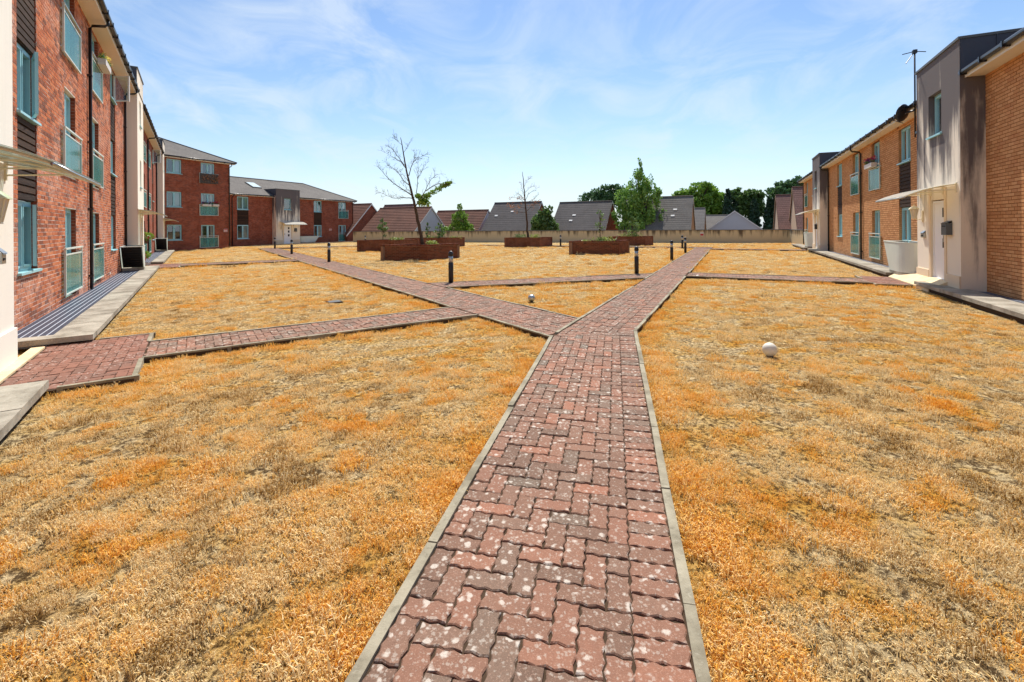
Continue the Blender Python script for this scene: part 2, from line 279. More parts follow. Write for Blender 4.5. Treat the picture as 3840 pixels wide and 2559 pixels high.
# ------------------------------------------------------------ builders
class Frame:
    """s runs along a facade or path, n out of it, z up"""
    def __init__(s, d, n): s.d = np.array(d, float); s.n = np.array(n, float); s.a = math.atan2(d[1], d[0])
    def p(s, a, b, z=0.0):
        q = s.d*a+s.n*b; return (q[0], q[1], z)
    def sn(s, x, y): return x*s.d[0]+y*s.d[1], x*s.n[0]+y*s.n[1]
def unit(px):
    a = math.atan((px-1920)/FPX); return np.array([math.sin(a), math.cos(a)])
dL = unit(730); nL = np.array([dL[1], -dL[0]]); dR = unit(2745); nR = np.array([-dR[1], dR[0]]); nW = -nR
dN = unit(2306); nN = np.array([-dN[1], dN[0]])
FL = Frame(dL, nL); FR = Frame(dR, nR); FW = Frame(dR, nW); FN = Frame(dN, nN); FI = Frame((1, 0), (0, 1))
class MB:
    def __init__(s): s.v = []; s.f = []; s.uv = []
    def face(s, pts, uv=None):
        i = len(s.v); s.v += [tuple(p) for p in pts]; s.f.append(tuple(range(i, i+len(pts)))); s.uv.append(uv or [(0, 0)]*len(pts))
    def box(s, F, s0, s1, n0, n1, z0, z1):
        P = [F.p(a, b, z) for z in (z0, z1) for b in (n0, n1) for a in (s0, s1)]
        i = len(s.v); s.v += P
        for q, ax in (((0, 1, 3, 2), 0), ((4, 5, 7, 6), 0), ((0, 1, 5, 4), 1), ((2, 3, 7, 6), 1), ((0, 2, 6, 4), 2), ((1, 3, 7, 5), 2)):
            s.f.append(tuple(i+k for k in q))
            S = (s0, s1); N = (n0, n1); Z = (z0, z1); uv = []
            for k in q:
                a, b, z = S[k & 1], N[(k >> 1) & 1], Z[k >> 2]
                uv.append((a, b) if ax == 0 else (a, z) if ax == 1 else (b, z))
            s.uv.append(uv)
        return s
    def obox(s, c, ax, half):
        """box about c with three axis vectors"""
        c = Vector(c); A = [Vector(a)*h for a, h in zip(ax, half)]; i = len(s.v)
        s.v += [tuple(c+A[0]*x+A[1]*y+A[2]*z) for z in (-1, 1) for y in (-1, 1) for x in (-1, 1)]
        for q in ((0, 1, 3, 2), (4, 5, 7, 6), (0, 1, 5, 4), (2, 3, 7, 6), (0, 2, 6, 4), (1, 3, 7, 5)): s.f.append(tuple(i+k for k in q)); s.uv.append([(0, 0)]*4)
        return s
    def tube(s, pts, rad, seg=6, cap=True):
        pts = [Vector(p) for p in pts]; n = len(pts)
        if isinstance(rad, (int, float)): rad = [rad]*n
        rings = []; up = Vector((0.3, 0.17, 0.94))
        for k in range(n):
            d = (pts[min(k+1, n-1)]-pts[max(k-1, 0)]).normalized()
            a = d.cross(up if abs(d.dot(up)) < 0.95 else Vector((1, 0, 0))).normalized(); b = d.cross(a)
            i = len(s.v); rings.append(i)
            s.v += [tuple(pts[k]+(a*math.cos(2*math.pi*j/seg)+b*math.sin(2*math.pi*j/seg))*rad[k]) for j in range(seg)]
        for k in range(n-1):
            for j in range(seg):
                j2 = (j+1) % seg; s.f.append((rings[k]+j, rings[k]+j2, rings[k+1]+j2, rings[k+1]+j)); s.uv.append([(0, 0)]*4)
        if cap:
            for r in (rings[0], rings[-1]): s.f.append(tuple(r+j for j in range(seg))); s.uv.append([(0, 0)]*seg)
        return s
    def lathe(s, c, prof, seg=16):
        """prof = [(r, z)], about a vertical axis at c"""
        i0 = len(s.v)
        for r, z in prof:
            s.v += [(c[0]+r*math.cos(2*math.pi*j/seg), c[1]+r*math.sin(2*math.pi*j/seg), c[2]+z) for j in range(seg)]
        for k in range(len(prof)-1):
            for j in range(seg):
                a = i0+k*seg; j2 = (j+1) % seg; s.f.append((a+j, a+j2, a+seg+j2, a+seg+j)); s.uv.append([(0, 0)]*4)
        for k in (0, len(prof)-1):
            s.f.append(tuple(i0+k*seg+j for j in range(seg))); s.uv.append([(0, 0)]*seg)
        return s
    def prism(s, outline, z0, z1):
        n = len(outline); i = len(s.v)
        s.v += [(x, y, z0) for x, y in outline]+[(x, y, z1) for x, y in outline]
        s.f.append(tuple(range(i, i+n))); s.uv.append(list(outline)); s.f.append(tuple(range(i+n, i+2*n))); s.uv.append(list(outline))
        for k in range(n):
            k2 = (k+1) % n; s.f.append((i+k, i+k2, i+n+k2, i+n+k)); s.uv.append([(0, 0)]*4)
        return s
    def mesh(s, name, off=(0, 0, 0), smooth=False, recalc=True):
        m = bpy.data.meshes.new(name)
        V = np.array(s.v, float).reshape(-1, 3)-np.array(off)
        m.from_pydata(V.tolist(), [], s.f)
        u = m.uv_layers.new(name='UVMap'); flat = [c for f in s.uv for p in f for c in p]; u.data.foreach_set('uv', flat)
        if recalc:
            bm = bmesh.new(); bm.from_mesh(m); bmesh.ops.recalc_face_normals(bm, faces=bm.faces); bm.to_mesh(m); bm.free()
        if smooth: m.polygons.foreach_set('use_smooth', [True]*len(m.polygons))
        return m
    def build(s, name, mat, parent=None, kind=None, label=None, smooth=False, loc=None):
        """link as one mesh; under a parent the origin is that of its thing"""
        off = base_of(parent) if parent else (loc or (0, 0, 0))
        m = s.mesh(name, off, smooth); m.materials.append(M[mat] if isinstance(mat, str) else mat)
        o = bpy.data.objects.new(name, m); C.objects.link(o)
        if parent: o.parent = parent
        else: o.location = off
        if kind: o['kind'] = kind
        if label: o['label'] = label
        return o
def base_of(o):
    while o.parent: o = o.parent
    return tuple(o.location)
def thing(name, label, cat, loc=(0, 0, 0), group=None):
    o = bpy.data.objects.new(name, None); C.objects.link(o); o.location = loc; o.empty_display_size = 0.2; o['label'] = label; o['category'] = cat
    if group: o['group'] = group
    return o
def tag(o, label, cat, group=None):
    o['label'] = label; o['category'] = cat
    if group: o['group'] = group
    return o
def inst(mesh, name, parent, loc, rz=0.0, scale=(1, 1, 1), rx=0, ry=0):
    o = bpy.data.objects.new(name, mesh); C.objects.link(o); o.parent = parent
    b = base_of(parent); o.location = (loc[0]-b[0], loc[1]-b[1], loc[2]-b[2]); o.rotation_euler = (rx, ry, rz); o.scale = scale
    return o
def unit_box(name, mat, bevel=0.0):
    m = MB().box(FI, -.5, .5, -.5, .5, -.5, .5).mesh(name); m.materials.append(M[mat]); return m
def in_view(x, y, z):
    if y < 0.4: return False
    u = x/y*FPX; v = -(z-HC)/y*FPX; return abs(u) < 1960 and -900 < v < 1740
def fbm(x, y, sc, octv=4, seed=0, gain=0.55):
    out = np.zeros_like(x); amp = 1.0; tot = 0.0
    for k in range(octv):
        g = np.random.default_rng(seed+k*17).random((256, 256)); X = x*sc*2**k+37.7*k; Y = y*sc*2**k+11.3*k
        i = np.floor(X).astype(int); j = np.floor(Y).astype(int); fx = X-i; fy = Y-j; fx = fx*fx*(3-2*fx); fy = fy*fy*(3-2*fy)
        q = lambda a, b: g[(i+a) & 255, (j+b) & 255]
        out += amp*((q(0, 0)*(1-fx)+q(1, 0)*fx)*(1-fy)+(q(0, 1)*(1-fx)+q(1, 1)*fx)*fy); tot += amp; amp *= gain
    return out/tot

# ------------------------------------------------------------ ground and terrain
MB().box(FI, -500, 500, -200, 900, -3.4, -3.0).build('ground', 'ground', kind='structure')
POD = [(-75, -16), (42, -16), (42, 38.3), (26.9, 44.0), (-19.6, 57.2), (-19.9, 63.5), (-75, 63.5)]
MB().prism(POD, -3.0, -0.12).build('podium', 'podium', kind='structure')
def inside(poly, x, y):
    r = np.zeros(np.shape(x), bool); n = len(poly)
    for k in range(n):
        x0, y0 = poly[k]; x1, y1 = poly[(k+1) % n]
        with np.errstate(divide='ignore', invalid='ignore'):
            r ^= ((y0 > y) != (y1 > y)) & (x < (x1-x0)*(y-y0)/((y1-y0) or 1e-9)+x0)
    return r

# ------------------------------------------------------------ paths
def isect(Fa, na, Fb, nb):
    """point where Fa offset na crosses Fb offset nb"""
    A = np.array([Fa.n, Fb.n]); return np.linalg.solve(A, np.array([na, nb]))
def clip(poly, conv):
    """Sutherland-Hodgman against a convex ccw polygon"""
    out = list(poly)
    for k in range(len(conv)):
        a = conv[k]; b = conv[(k+1) % len(conv)]; ex, ey = b[0]-a[0], b[1]-a[1]
        sd = lambda p: ex*(p[1]-a[1])-ey*(p[0]-a[0]); src = out; out = []
        for i in range(len(src)):
            p, q = src[i], src[(i+1) % len(src)]; dp, dq = sd(p), sd(q)
            if dp >= 0: out.append(p)
            if (dp >= 0) != (dq >= 0):
                tt = dp/(dp-dq); out.append((p[0]+(q[0]-p[0])*tt, p[1]+(q[1]-p[1])*tt))
        if not out: return []
    return out
def area(p): return 0.5*sum(p[i][0]*p[(i+1) % len(p)][1]-p[(i+1) % len(p)][0]*p[i][1] for i in range(len(p)))
def ccw(p): p = [tuple(map(float, q)) for q in p]; return p if area(p) > 0 else p[::-1]
def wavy(l, w, g=0.0030, amp=0.0055):
    """outline of an interlocking paver l x w with scalloped edges, joint g"""
    def edge(L, sgn, ofs): 
        k = 6 if L > 0.15 else 3
        return [(-L/2+g+(L-2*g)*i/k, ofs+(amp*(1 if i % 2 else -1)*sgn if 0 < i < k else 0)) for i in range(k)]
    a = [(x, y) for x, y in edge(l, 1, -w/2+g)]; b = [(-y, x) for x, y in edge(w, 1, -l/2+g)]
    c_ = [(-x, -y) for x, y in a]; d_ = [(-x, -y) for x, y in b]
    return a+b+c_+d_
def paver_mesh(outl, bev=0.006, h=0.04):
    m = MB(); n = len(outl); cx = sum(p[0] for p in outl)/n; cy = sum(p[1] for p in outl)/n
    ins = []
    for x, y in outl:
        d = math.hypot(x-cx, y-cy) or 1; ins.append((x-(x-cx)/d*bev, y-(y-cy)/d*bev))
    m.v = [(x, y, 0) for x, y in ins]+[(x, y, -bev*0.8) for x, y in outl]+[(x, y, -h) for x, y in outl]
    m.f = [tuple(range(n))]+[(k, (k+1) % n, n+(k+1) % n, n+k) for k in range(n)]+[(n+k, n+(k+1) % n, 2*n+(k+1) % n, 2*n+k) for k in range(n)]
    m.uv = [[(0, 0)]*len(f) for f in m.f]; return m
KERB = unit_box('kerb_stone', 'kerb')
PATHS = []      # convex polygons, for the lawn to keep clear of
def path(name, F, n0, n1, poly, kerbs, soldier=None, mat='paver', nmax=290, cross=False, zt=0.0, kw=0.055):
    """a strip between offsets n0 < n1 of frame F, clipped to poly; kerbs = [(p, q)] runs of kerb stones"""
    poly = ccw(poly); PATHS.append(poly)
    root = MB().prism(poly, -0.1, zt-0.010).build(name, 'bedding', kind='structure')
    a, b = n0+kw, n1-kw; mcols = max(4, round((b-a)/0.109)); m = (b-a)/mcols
    S = [F.sn(*p)[0] for p in poly]; j0 = int(min(S)/m)-2; j1 = int(max(S)/m)+2
    rects = []   # centre s, n, length along n, length along s
    lo, hi = 0, mcols
    if soldier == 'low': lo = 2
    if soldier == 'high': hi = mcols-2
    for j in range(j0, j1):
        for i in range(lo, hi):
            k = (i-j) % 4
            if k == 0: rects.append((j, i, 1, 2 if i+1 < hi else 1))
            elif k == 1 and i == lo: rects.append((j, i, 1, 1))
            elif k == 3: rects.append((j, i, 2, 1))
        if soldier == 'low': rects.append((j, 0, 1, 2))
        if soldier == 'high': rects.append((j, mcols-2, 1, 2))
    full = {}; 
    for key, (dl, dw) in {(1, 2): (2*m, m), (2, 1): (2*m, m), (1, 1): (m, m)}.items():
        if key not in full:
            mm = paver_mesh(wavy(dl, dw)).mesh('paver'); mm.materials.append(M[mat]); full[key] = mm
    items = []
    for j, i, ls, ln in rects:
        s0, s1, q0, q1 = j*m, (j+ls)*m, a+i*m, a+(i+ln)*m
        cor = ccw([F.p(s0, q0)[:2], F.p(s1, q0)[:2], F.p(s1, q1)[:2], F.p(s0, q1)[:2]])
        cp = clip(cor, poly); A0 = m*m*ls*ln
        if len(cp) < 3 or abs(area(cp)) < 0.22*A0: continue
        c = F.p((s0+s1)/2, (q0+q1)/2); items.append((c[1]+abs(c[0])*0.15 if in_view(c[0], c[1], 0) else 999+abs(c[1]), c, ls, ln, cp if area(cp) < 0.985*A0 else None))
    items.sort(key=lambda x: x[0]); rest = MB(); w = lambda sg: random.gauss(0, sg)
    for k, (sc, c, ls, ln, cp) in enumerate(items):
        dz = zt+w(0.0024)
        if k < nmax:
            if cp is None:
                o = inst(full[(ls, ln)], 'paver', root, (c[0], c[1], dz), F.a+(math.pi/2 if ln > 1 else 0)+w(0.009), rx=w(0.011), ry=w(0.011))
            else:
                cx = sum(p[0] for p in cp)/len(cp); cy = sum(p[1] for p in cp)/len(cp)
                pm = paver_mesh([((p[0]-cx)*0.97, (p[1]-cy)*0.97) for p in cp]).mesh('paver'); pm.materials.append(M[mat]); inst(pm, 'paver', root, (cx, cy, dz))
        else:
            pts = cp or [F.p(c_, d_)[:2] for c_, d_ in ()] or None
            if pts is None:
                s_, n_ = F.sn(c[0], c[1]); hs, hn = ls*m/2-0.0035, ln*m/2-0.0035
                pts = [F.p(s_-hs, n_-hn)[:2], F.p(s_+hs, n_-hn)[:2], F.p(s_+hs, n_+hn)[:2], F.p(s_-hs, n_+hn)[:2]]
            q = len(pts); i0 = len(rest.v); dz = zt+w(0.0022)
            rest.v += [(x, y, dz) for x, y in pts]+[(x, y, zt-0.03) for x, y in pts]
            rest.f.append(tuple(range(i0, i0+q))); rest.uv.append([(0, 0)]*q)
            for k2 in range(q): rest.f.append((i0+k2, i0+(k2+1) % q, i0+q+(k2+1) % q, i0+q+k2)); rest.uv.append([(0, 0)]*4)
    if rest.v: rest.build('paving', mat, root, kind='stuff')
    for p, q in kerbs:
        p = np.array(p, float); q = np.array(q, float); L = np.linalg.norm(q-p); n = max(1, round(L/0.915)); d = (q-p)/L
        for k in range(n):
            c = p+d*L*(k+0.5)/n
            inst(KERB, 'kerb_stone', root, (c[0], c[1], zt-0.062+w(0.004)), math.atan2(d[1], d[0])+w(0.007), (L/n-0.006, 0.05, 0.15), rx=w(0.01))
    return root
def quad(F, s0, s1, n0, n1): return [F.p(s0, n0)[:2], F.p(s1, n0)[:2], F.p(s1, n1)[:2], F.p(s0, n1)[:2]]
NP0, NP1 = -0.33, 0.97; RP0, RP1 = 1.36, 2.50; LP0, LP1 = 4.38, 5.72
jl = isect(FN, NP1, FR, RP1); jr = isect(FN, NP0, FR, RP0); jt = isect(FL, LP1, FR, RP1); jn = isect(FL, LP0, FR, RP1)
k = 0.028
def ofs(F, n, s0, s1): return F.p(s0, n)[:2], F.p(s1, n)[:2]
sjl = FN.sn(*jl)[0]; sjr = FN.sn(*jr)[0]
path('near_path', FN, NP0, NP1, [FN.p(-1.5, NP0)[:2], tuple(jr), tuple(jl), FN.p(-1.5, NP1)[:2]], [ofs(FN, NP0+k, -1.5, sjr), ofs(FN, NP1-k, -1.5, sjl)], 'low')
sR = FR.sn(*jr)[0]; sT = FR.sn(*jt)[0]; RE = 37.6
path('right_path', FR, RP0, RP1, [tuple(jr), FR.p(RE, RP0)[:2], FR.p(RE, RP1)[:2], tuple(jl)], [ofs(FR, RP0+k, sR, 16.2), ofs(FR, RP0+k, 17.55, 35.6), ofs(FR, RP0+k, 36.9, RE), ofs(FR, RP1-k, FR.sn(*jl)[0]+0.2, sT), ofs(FR, RP1-k, sT, 13.0), ofs(FR, RP1-k, 14.9, RE)], 'low')
sLn = FL.sn(*jn)[0]; sLt = FL.sn(*jt)[0]; LE = 43.2
path('left_path', FL, LP0, LP1, [tuple(jn), FL.p(LE, LP0)[:2], FL.p(LE, LP1)[:2], tuple(jt)], [ofs(FL, LP0+k, sLn, 7.6), ofs(FL, LP0+k, 8.75, 25.85), ofs(FL, LP0+k, 27.25, LE), ofs(FL, LP1-k, sLt, 11.5), ofs(FL, LP1-k, 12.9, LE)], 'low')
# branches to the doors
path('left_door_path', Frame(nL, dL), 7.62, 8.72, quad(FL, 7.62, 8.72, -0.57, LP0), [ofs(FL.__class__(nL, dL), 7.62+k, -0.57, LP0), ofs(Frame(nL, dL), 8.72-k, -0.57, LP0)])
path('left_door_pad', Frame(nL, dL), 6.68, 9.38, quad(FL, 6.68, 9.38, -1.75, -0.57), [ofs(Frame(nL, dL), 6.68+k, -1.2, -0.52), ofs(Frame(nL, dL), 9.38-k, -1.2, -0.52), ofs(FL, -0.57, 6.68, 7.62), ofs(FL, -0.57, 8.72, 9.38)], mat='entrance_paver', nmax=290)
path('far_left_door_path', Frame(nL, dL), 25.85, 27.25, quad(FL, 25.85, 27.25, -0.57, LP0), [ofs(Frame(nL, dL), 25.85+k, -0.57, LP0), ofs(Frame(nL, dL), 27.25-k, -0.57, LP0)], nmax=0)
path('far_left_door_pad', Frame(nL, dL), 25.1, 27.9, quad(FL, 25.1, 27.9, -1.75, -0.57), [ofs(FL, -0.57, 25.1, 25.85), ofs(FL, -0.57, 27.25, 27.9)], mat='entrance_paver', nmax=0)
path('right_door_path', Frame(nR, dR), 16.22, 17.55, quad(FR, 16.22, 17.55, -3.6, RP0), [ofs(Frame(nR, dR), 16.22+k, -3.6, RP0), ofs(Frame(nR, dR), 17.55-k, -3.6, RP0)], nmax=200)
path('right_door_pad', Frame(nR, dR), 15.95, 18.4, quad(FR, 15.95, 18.4, -4.42, -3.6), [ofs(FR, -3.6, 15.95, 16.22), ofs(FR, -3.6, 17.55, 18.4), ofs(Frame(nR, dR), 15.95+k, -4.4, -3.6)], mat='entrance_paver', nmax=80)
path('far_right_door_path', Frame(nR, dR), 35.6, 36.9, quad(FR, 35.6, 36.9, -4.42, RP0), [ofs(Frame(nR, dR), 35.6+k, -4.4, RP0)], nmax=0)
FM = Frame((0.952, 0.306), (-0.306, 0.952)); ml0 = isect(FM, 12.83, FL, LP1); ml1 = isect(FM, 14.0, FL, LP1); mr0 = isect(FM, 12.83, FR, RP1); mr1 = isect(FM, 14.0, FR, RP1)
path('cross_path', FM, 12.83, 14.0, [ml0, mr0, mr1, ml1], [ofs(FM, 12.83+k, FM.sn(*ml0)[0], FM.sn(*mr0)[0]), ofs(FM, 14.0-k, FM.sn(*ml1)[0], FM.sn(*mr1)[0])], nmax=180)
path('rear_right_path', Frame(nR, dR), RE, RE+1.2, quad(FR, RE, RE+1.2, RP0, 21.5), [ofs(Frame(nR, dR), RE+k, RP1, 21.5), ofs(Frame(nR, dR), RE+1.2-k, RP0, 21.5)], nmax=0)
path('rear_left_path', Frame(nL, dL), LE, LE+1.2, quad(FL, LE, LE+1.2, LP0, 19.5), [ofs(Frame(nL, dL), LE+k, LP1, 19.5), ofs(Frame(nL, dL), LE+1.2-k, LP0, 19.5)], nmax=0)
path('wing_path', FW, -43.6, -42.4, quad(FW, 30.5, 46.0, -43.6, -42.4), [ofs(FW, -42.4, 30.5, 46.0)], nmax=0)
# cream threshold slabs at the doors
MB().box(FL, 6.0, 9.15, -1.895, -1.753, -0.1, 0.014).build('threshold', 'cream_slab', kind='structure')
m = MB(); P = [FR.p(a, b, z) for a, b, z in ((15.0, -4.43, 0.02), (18.3, -4.43, 0.02), (18.3, -4.825, 0.235), (15.0, -4.825, 0.235), (15.0, -4.43, -0.1), (18.3, -4.43, -0.1), (18.3, -4.825, -0.1), (15.0, -4.825, -0.1))]
m.v = P; m.f = [(0, 1, 2, 3), (4, 5, 6, 7), (0, 1, 5, 4), (1, 2, 6, 5), (2, 3, 7, 6), (3, 0, 4, 7)]; m.uv = [[(0, 0)]*4]*6
m.build('threshold', 'cream_slab', kind='structure')

# ------------------------------------------------------------ concrete copings and gratings along the facades
COP = unit_box('coping_slab', 'coping'); GB = unit_box('grating_panel', 'grating')
def coping(name, F, runs, n0, n1, zt, ends=()):
    root = MB()
    for s0, s1 in runs: root.box(F, s0+0.03, s1-0.03, n0+0.03, n1-0.05, -0.12, zt-0.075)
    root = root.build(name, 'bedding', kind='structure')
    for s0, s1 in runs:
        n = max(1, round((s1-s0)/0.9))
        for k in range(n):
            c = F.p(s0+(s1-s0)*(k+0.5)/n, (n0+n1)/2, zt-0.04+random.gauss(0, 0.002)); inst(COP, 'coping_slab', root, c, F.a+random.gauss(0, 0.002), ((s1-s0)/n-0.006, n1-n0, 0.08))
    for s0, s1, a, b in ends:
        c = F.p((s0+s1)/2, (a+b)/2, zt-0.042); inst(COP, 'coping_slab', root, c, F.a, (s1-s0, b-a-0.006, 0.08))
def grating(name, F, s0, s1, n0, n1, zt, rows, full=True):
    root = MB().box(F, s0, s1, n0, n1, -0.1, zt-0.002).build(name, 'grating_bar', kind='structure'); w = (n1-n0)/rows; rest = MB()
    for i in range(rows):
        k = 0; s = s0-(0.3 if i % 2 else 0)*0.0
        ofs_ = (i % 2)*0.12
        L = 0.98; q = s0
        while q < s1-0.05:
            e = min(s1, q+L-(ofs_ if q == s0 else 0)); c = F.p((q+e)/2, n0+w*(i+0.5), zt-0.009)
            if full: inst(GB, 'grating_panel', root, c, F.a, (e-q-0.012, w-0.02, 0.02))
            else: rest.box(F, q+0.006, e-0.006, n0+w*i+0.008, n0+w*(i+1)-0.008, zt-0.02, zt)
            q = e
    if rest.v: rest.build('grating_panels', 'grating', root, kind='stuff')
coping('left_kerb', FL, [(0.2, 6.66), (9.5, 25.05), (27.95, 43.0)], -1.73, -1.25, 0.11, [(9.2, 9.494, -2.27, -1.25)])
grating('left_grating', FL, 9.5, 23.9, -2.285, -1.735, 0.09, 6)
grating('far_left_grating', FL, 27.95, 42.5, -2.285, -1.735, 0.09, 6, False)
coping('right_kerb', FR, [(3.0, 15.9), (18.45, 35.5), (37.0, 44.2)], -4.98, -4.40, 0.13)
grating('right_grating', FR, 3.0, 14.2, -5.265, -4.985, 0.10, 3)
grating('far_right_grating', FR, 18.5, 33.5, -5.265, -4.985, 0.10, 3, False)

# ------------------------------------------------------------ facade kit
PLANK = unit_box('plank', 'timber'); BRK = {}
def brick_unit(mat):
    if mat not in BRK: BRK[mat] = unit_box('brick', mat)
    return BRK[mat]
def wall_panel(mb, F, n, s0, s1, z0, z1, holes, depth=0.11):
    xs = sorted({s0, s1, *[h[i] for h in holes for i in (0, 1) if s0 < h[i] < s1]}); zs = sorted({z0, z1, *[h[i] for h in holes for i in (2, 3) if z0 < h[i] < z1]})
    for a, b in zip(xs, xs[1:]):
        for c, d in zip(zs, zs[1:]):
            x, z = (a+b)/2, (c+d)/2
            if any(h[0] < x < h[1] and h[2] < z < h[3] for h in holes): continue
            mb.face([F.p(a, n, c), F.p(b, n, c), F.p(b, n, d), F.p(a, n, d)], [(a, c), (b, c), (b, d), (a, d)])
    for h in holes:
        a, b, c, d = h[:4]; e = n-depth
        for P, U in (([F.p(a, n, c), F.p(a, e, c), F.p(a, e, d), F.p(a, n, d)], [(0, c), (depth, c), (depth, d), (0, d)]), ([F.p(b, n, c), F.p(b, e, c), F.p(b, e, d), F.p(b, n, d)], [(0, c), (depth, c), (depth, d), (0, d)]),
                     ([F.p(a, n, c), F.p(b, n, c), F.p(b, e, c), F.p(a, e, c)], [(a, 0), (b, 0), (b, depth), (a, depth)]), ([F.p(a, n, d), F.p(b, n, d), F.p(b, e, d), F.p(a, e, d)], [(a, 0), (b, 0), (b, depth), (a, depth)])):
            mb.face(P, U)
def brick_list(s0, s1, z0, z1, holes, pitch=0.225, ch=0.075):
    out = []; nz = int((z1-z0)/ch+0.5)
    for j in range(nz):
        a, b = z0+j*ch, z0+(j+1)*ch-0.014; zm = (a+b)/2
        free = [(s0, s1)]
        for h in holes:
            if h[2] < zm < h[3]:
                nf = []
                for p, q in free:
                    if h[1] <= p or h[0] >= q: nf.append((p, q)); continue
                    if h[0] > p: nf.append((p, h[0]))
                    if h[1] < q: nf.append((h[1], q))
                free = nf
        o = (j % 2)*pitch/2
        for p, q in free:
            k0 = math.floor((p-o)/pitch)
            for k in range(k0, int((q-o)/pitch)+2):
                c, d = max(p, o+k*pitch), min(q, o+(k+1)*pitch-0.013)
                if d-c > 0.03: out.append((c, d, a, b))
    return out
def add_bricks(F, n, bricks, wall, mat, nmax, proud=0.005):
    """bricks proud of the mortar face n; the largest in view as parts, the rest joined"""
    def score(b):
        c = F.p((b[0]+b[1])/2, n, (b[2]+b[3])/2); ok = in_view(*c) and b[1]-b[0] > 0.15
        return (0 if ok else 1000)+math.dist(c, (0, 0, HC))
    bricks = sorted(bricks, key=score) if nmax else bricks; um = brick_unit(mat)
    for b in bricks[:nmax]:
        j = random.gauss(0, 0.0015); inst(um, 'brick', wall, F.p((b[0]+b[1])/2, n+proud-0.025+j, (b[2]+b[3])/2), F.a, (b[1]-b[0], 0.05, b[3]-b[2]))
    rest = MB()
    for b in bricks[nmax:]:
        e = n+proud+random.gauss(0, 0.0015); f = n-0.01; i = len(rest.v)
        rest.v += [F.p(b[0], e, b[2]), F.p(b[1], e, b[2]), F.p(b[1], e, b[3]), F.p(b[0], e, b[3]), F.p(b[0], f, b[2]), F.p(b[1], f, b[2]), F.p(b[1], f, b[3]), F.p(b[0], f, b[3])]
        rest.f += [(i, i+1, i+2, i+3), (i, i+1, i+5, i+4), (i+1, i+2, i+6, i+5), (i+2, i+3, i+7, i+6), (i+3, i, i+4, i+7)]; rest.uv += [[(0, 0)]*4]*5
    if rest.v: rest.build('brickwork', mat, wall, kind='stuff')
def window(F, T, n, s0, s1, z0, z1, lights=2, rec=0.07, curtain=None, sill=True, name='window', bar=0.055, transom=None, room=True):
    """opening s0..s1, z0..z1 in a facade at n; frame > panes, sill, curtain"""
    m = MB(); a, b = n-rec-0.06, n-rec
    m.box(F, s0, s0+bar, a, b, z0, z1).box(F, s1-bar, s1, a, b, z0, z1).box(F, s0+bar, s1-bar, a, b, z0, z0+bar).box(F, s0+bar, s1-bar, a, b, z1-bar, z1)
    w = (s1-s0)/lights; edges = []
    for k in range(1, lights): m.box(F, s0+k*w-bar*0.6, s0+k*w+bar*0.6, a, b+0.003, z0+bar, z1-bar)
    for k in range(lights):
        p, q = s0+k*w+(bar if k == 0 else bar*0.6), s0+(k+1)*w-(bar if k == lights-1 else bar*0.6); e = 0.035
        m.box(F, p, p+e, a+0.01, b+0.012, z0+bar, z1-bar).box(F, q-e, q, a+0.01, b+0.012, z0+bar, z1-bar).box(F, p+e, q-e, a+0.01, b+0.012, z0+bar, z0+bar+e).box(F, p+e, q-e, a+0.01, b+0.012, z1-bar-e, z1-bar)
        edges.append((p+e, q-e))
    W = m.build(name, 'teal_frame', T)
    for p, q in edges:
        g = MB(); g.face([F.p(p, n-rec-0.03, z0+bar+0.035), F.p(q, n-rec-0.03, z0+bar+0.035), F.p(q, n-rec-0.03, z1-bar-0.035), F.p(p, n-rec-0.03, z1-bar-0.035)]); g.build('pane', 'glass', W)
    if sill: MB().box(F, s0-0.05, s1+0.05, n-rec-0.02, n+0.05, z0-0.045, z0-0.004).build('window_sill', 'teal_frame', W)
    if room:
        r = MB(); i = n-rec-0.065; d = i-0.9
        r.face([F.p(s0, i, z0), F.p(s0, d, z0), F.p(s0, d, z1), F.p(s0, i, z1)]); r.face([F.p(s1, i, z0), F.p(s1, d, z0), F.p(s1, d, z1), F.p(s1, i, z1)]); r.face([F.p(s0, d, z0), F.p(s1, d, z0), F.p(s1, d, z1), F.p(s0, d, z1)]); r.face([F.p(s0, i, z0), F.p(s1, i, z0), F.p(s1, d, z0), F.p(s0, d, z0)]); r.face([F.p(s0, i, z1), F.p(s1, i, z1), F.p(s1, d, z1), F.p(s0, d, z1)])
        r.build('room_recess', 'room', W)
    if curtain:
        for p, q, cm in curtain:
            cmb = MB(); k = 14; x0, x1 = s0+(s1-s0)*p, s0+(s1-s0)*q; i = n-rec-0.13
            for j in range(k):
                u0, u1 = x0+(x1-x0)*j/k, x0+(x1-x0)*(j+1)/k; d0, d1 = i+0.02*math.sin(j*2.1), i+0.02*math.sin((j+1)*2.1)
                cmb.face([F.p(u0, d0, z0+0.02), F.p(u1, d1, z0+0.02), F.p(u1, d1, z1-0.03), F.p(u0, d0, z1-0.03)])
            cmb.build('curtain', cm, W, smooth=True)
    return W
def balcony(F, T, n, s0, s1, z0, z1, infill='balcony_glass'):
    m = MB(); a, b = n+0.03, n+0.065
    m.box(F, s0-0.02, s1+0.02, a, b+0.01, z1-0.035, z1).box(F, s0, s1, a, b, z0, z0+0.03).box(F, s0+0.035, s1-0.035, a+0.008, b-0.008, z1-0.16, z1-0.13)
    for s in (s0, s1-0.035): m.box(F, s, s+0.035, a, b, z0+0.03, z1-0.035)
    for s in (s0+0.006, s1-0.028):
        for f in (0.12, 0.5, 0.88): m.box(F, s, s+0.022, n-0.02, a, z0+(z1-z0)*f-0.02, z0+(z1-z0)*f+0.02)
    B = m.build('balcony', 'galvanised', T)
    MB().box(F, s0+0.05, s1-0.05, a+0.012, a+0.02, z0+0.035, z1-0.165).build('glass_panel', infill, B)
    return B
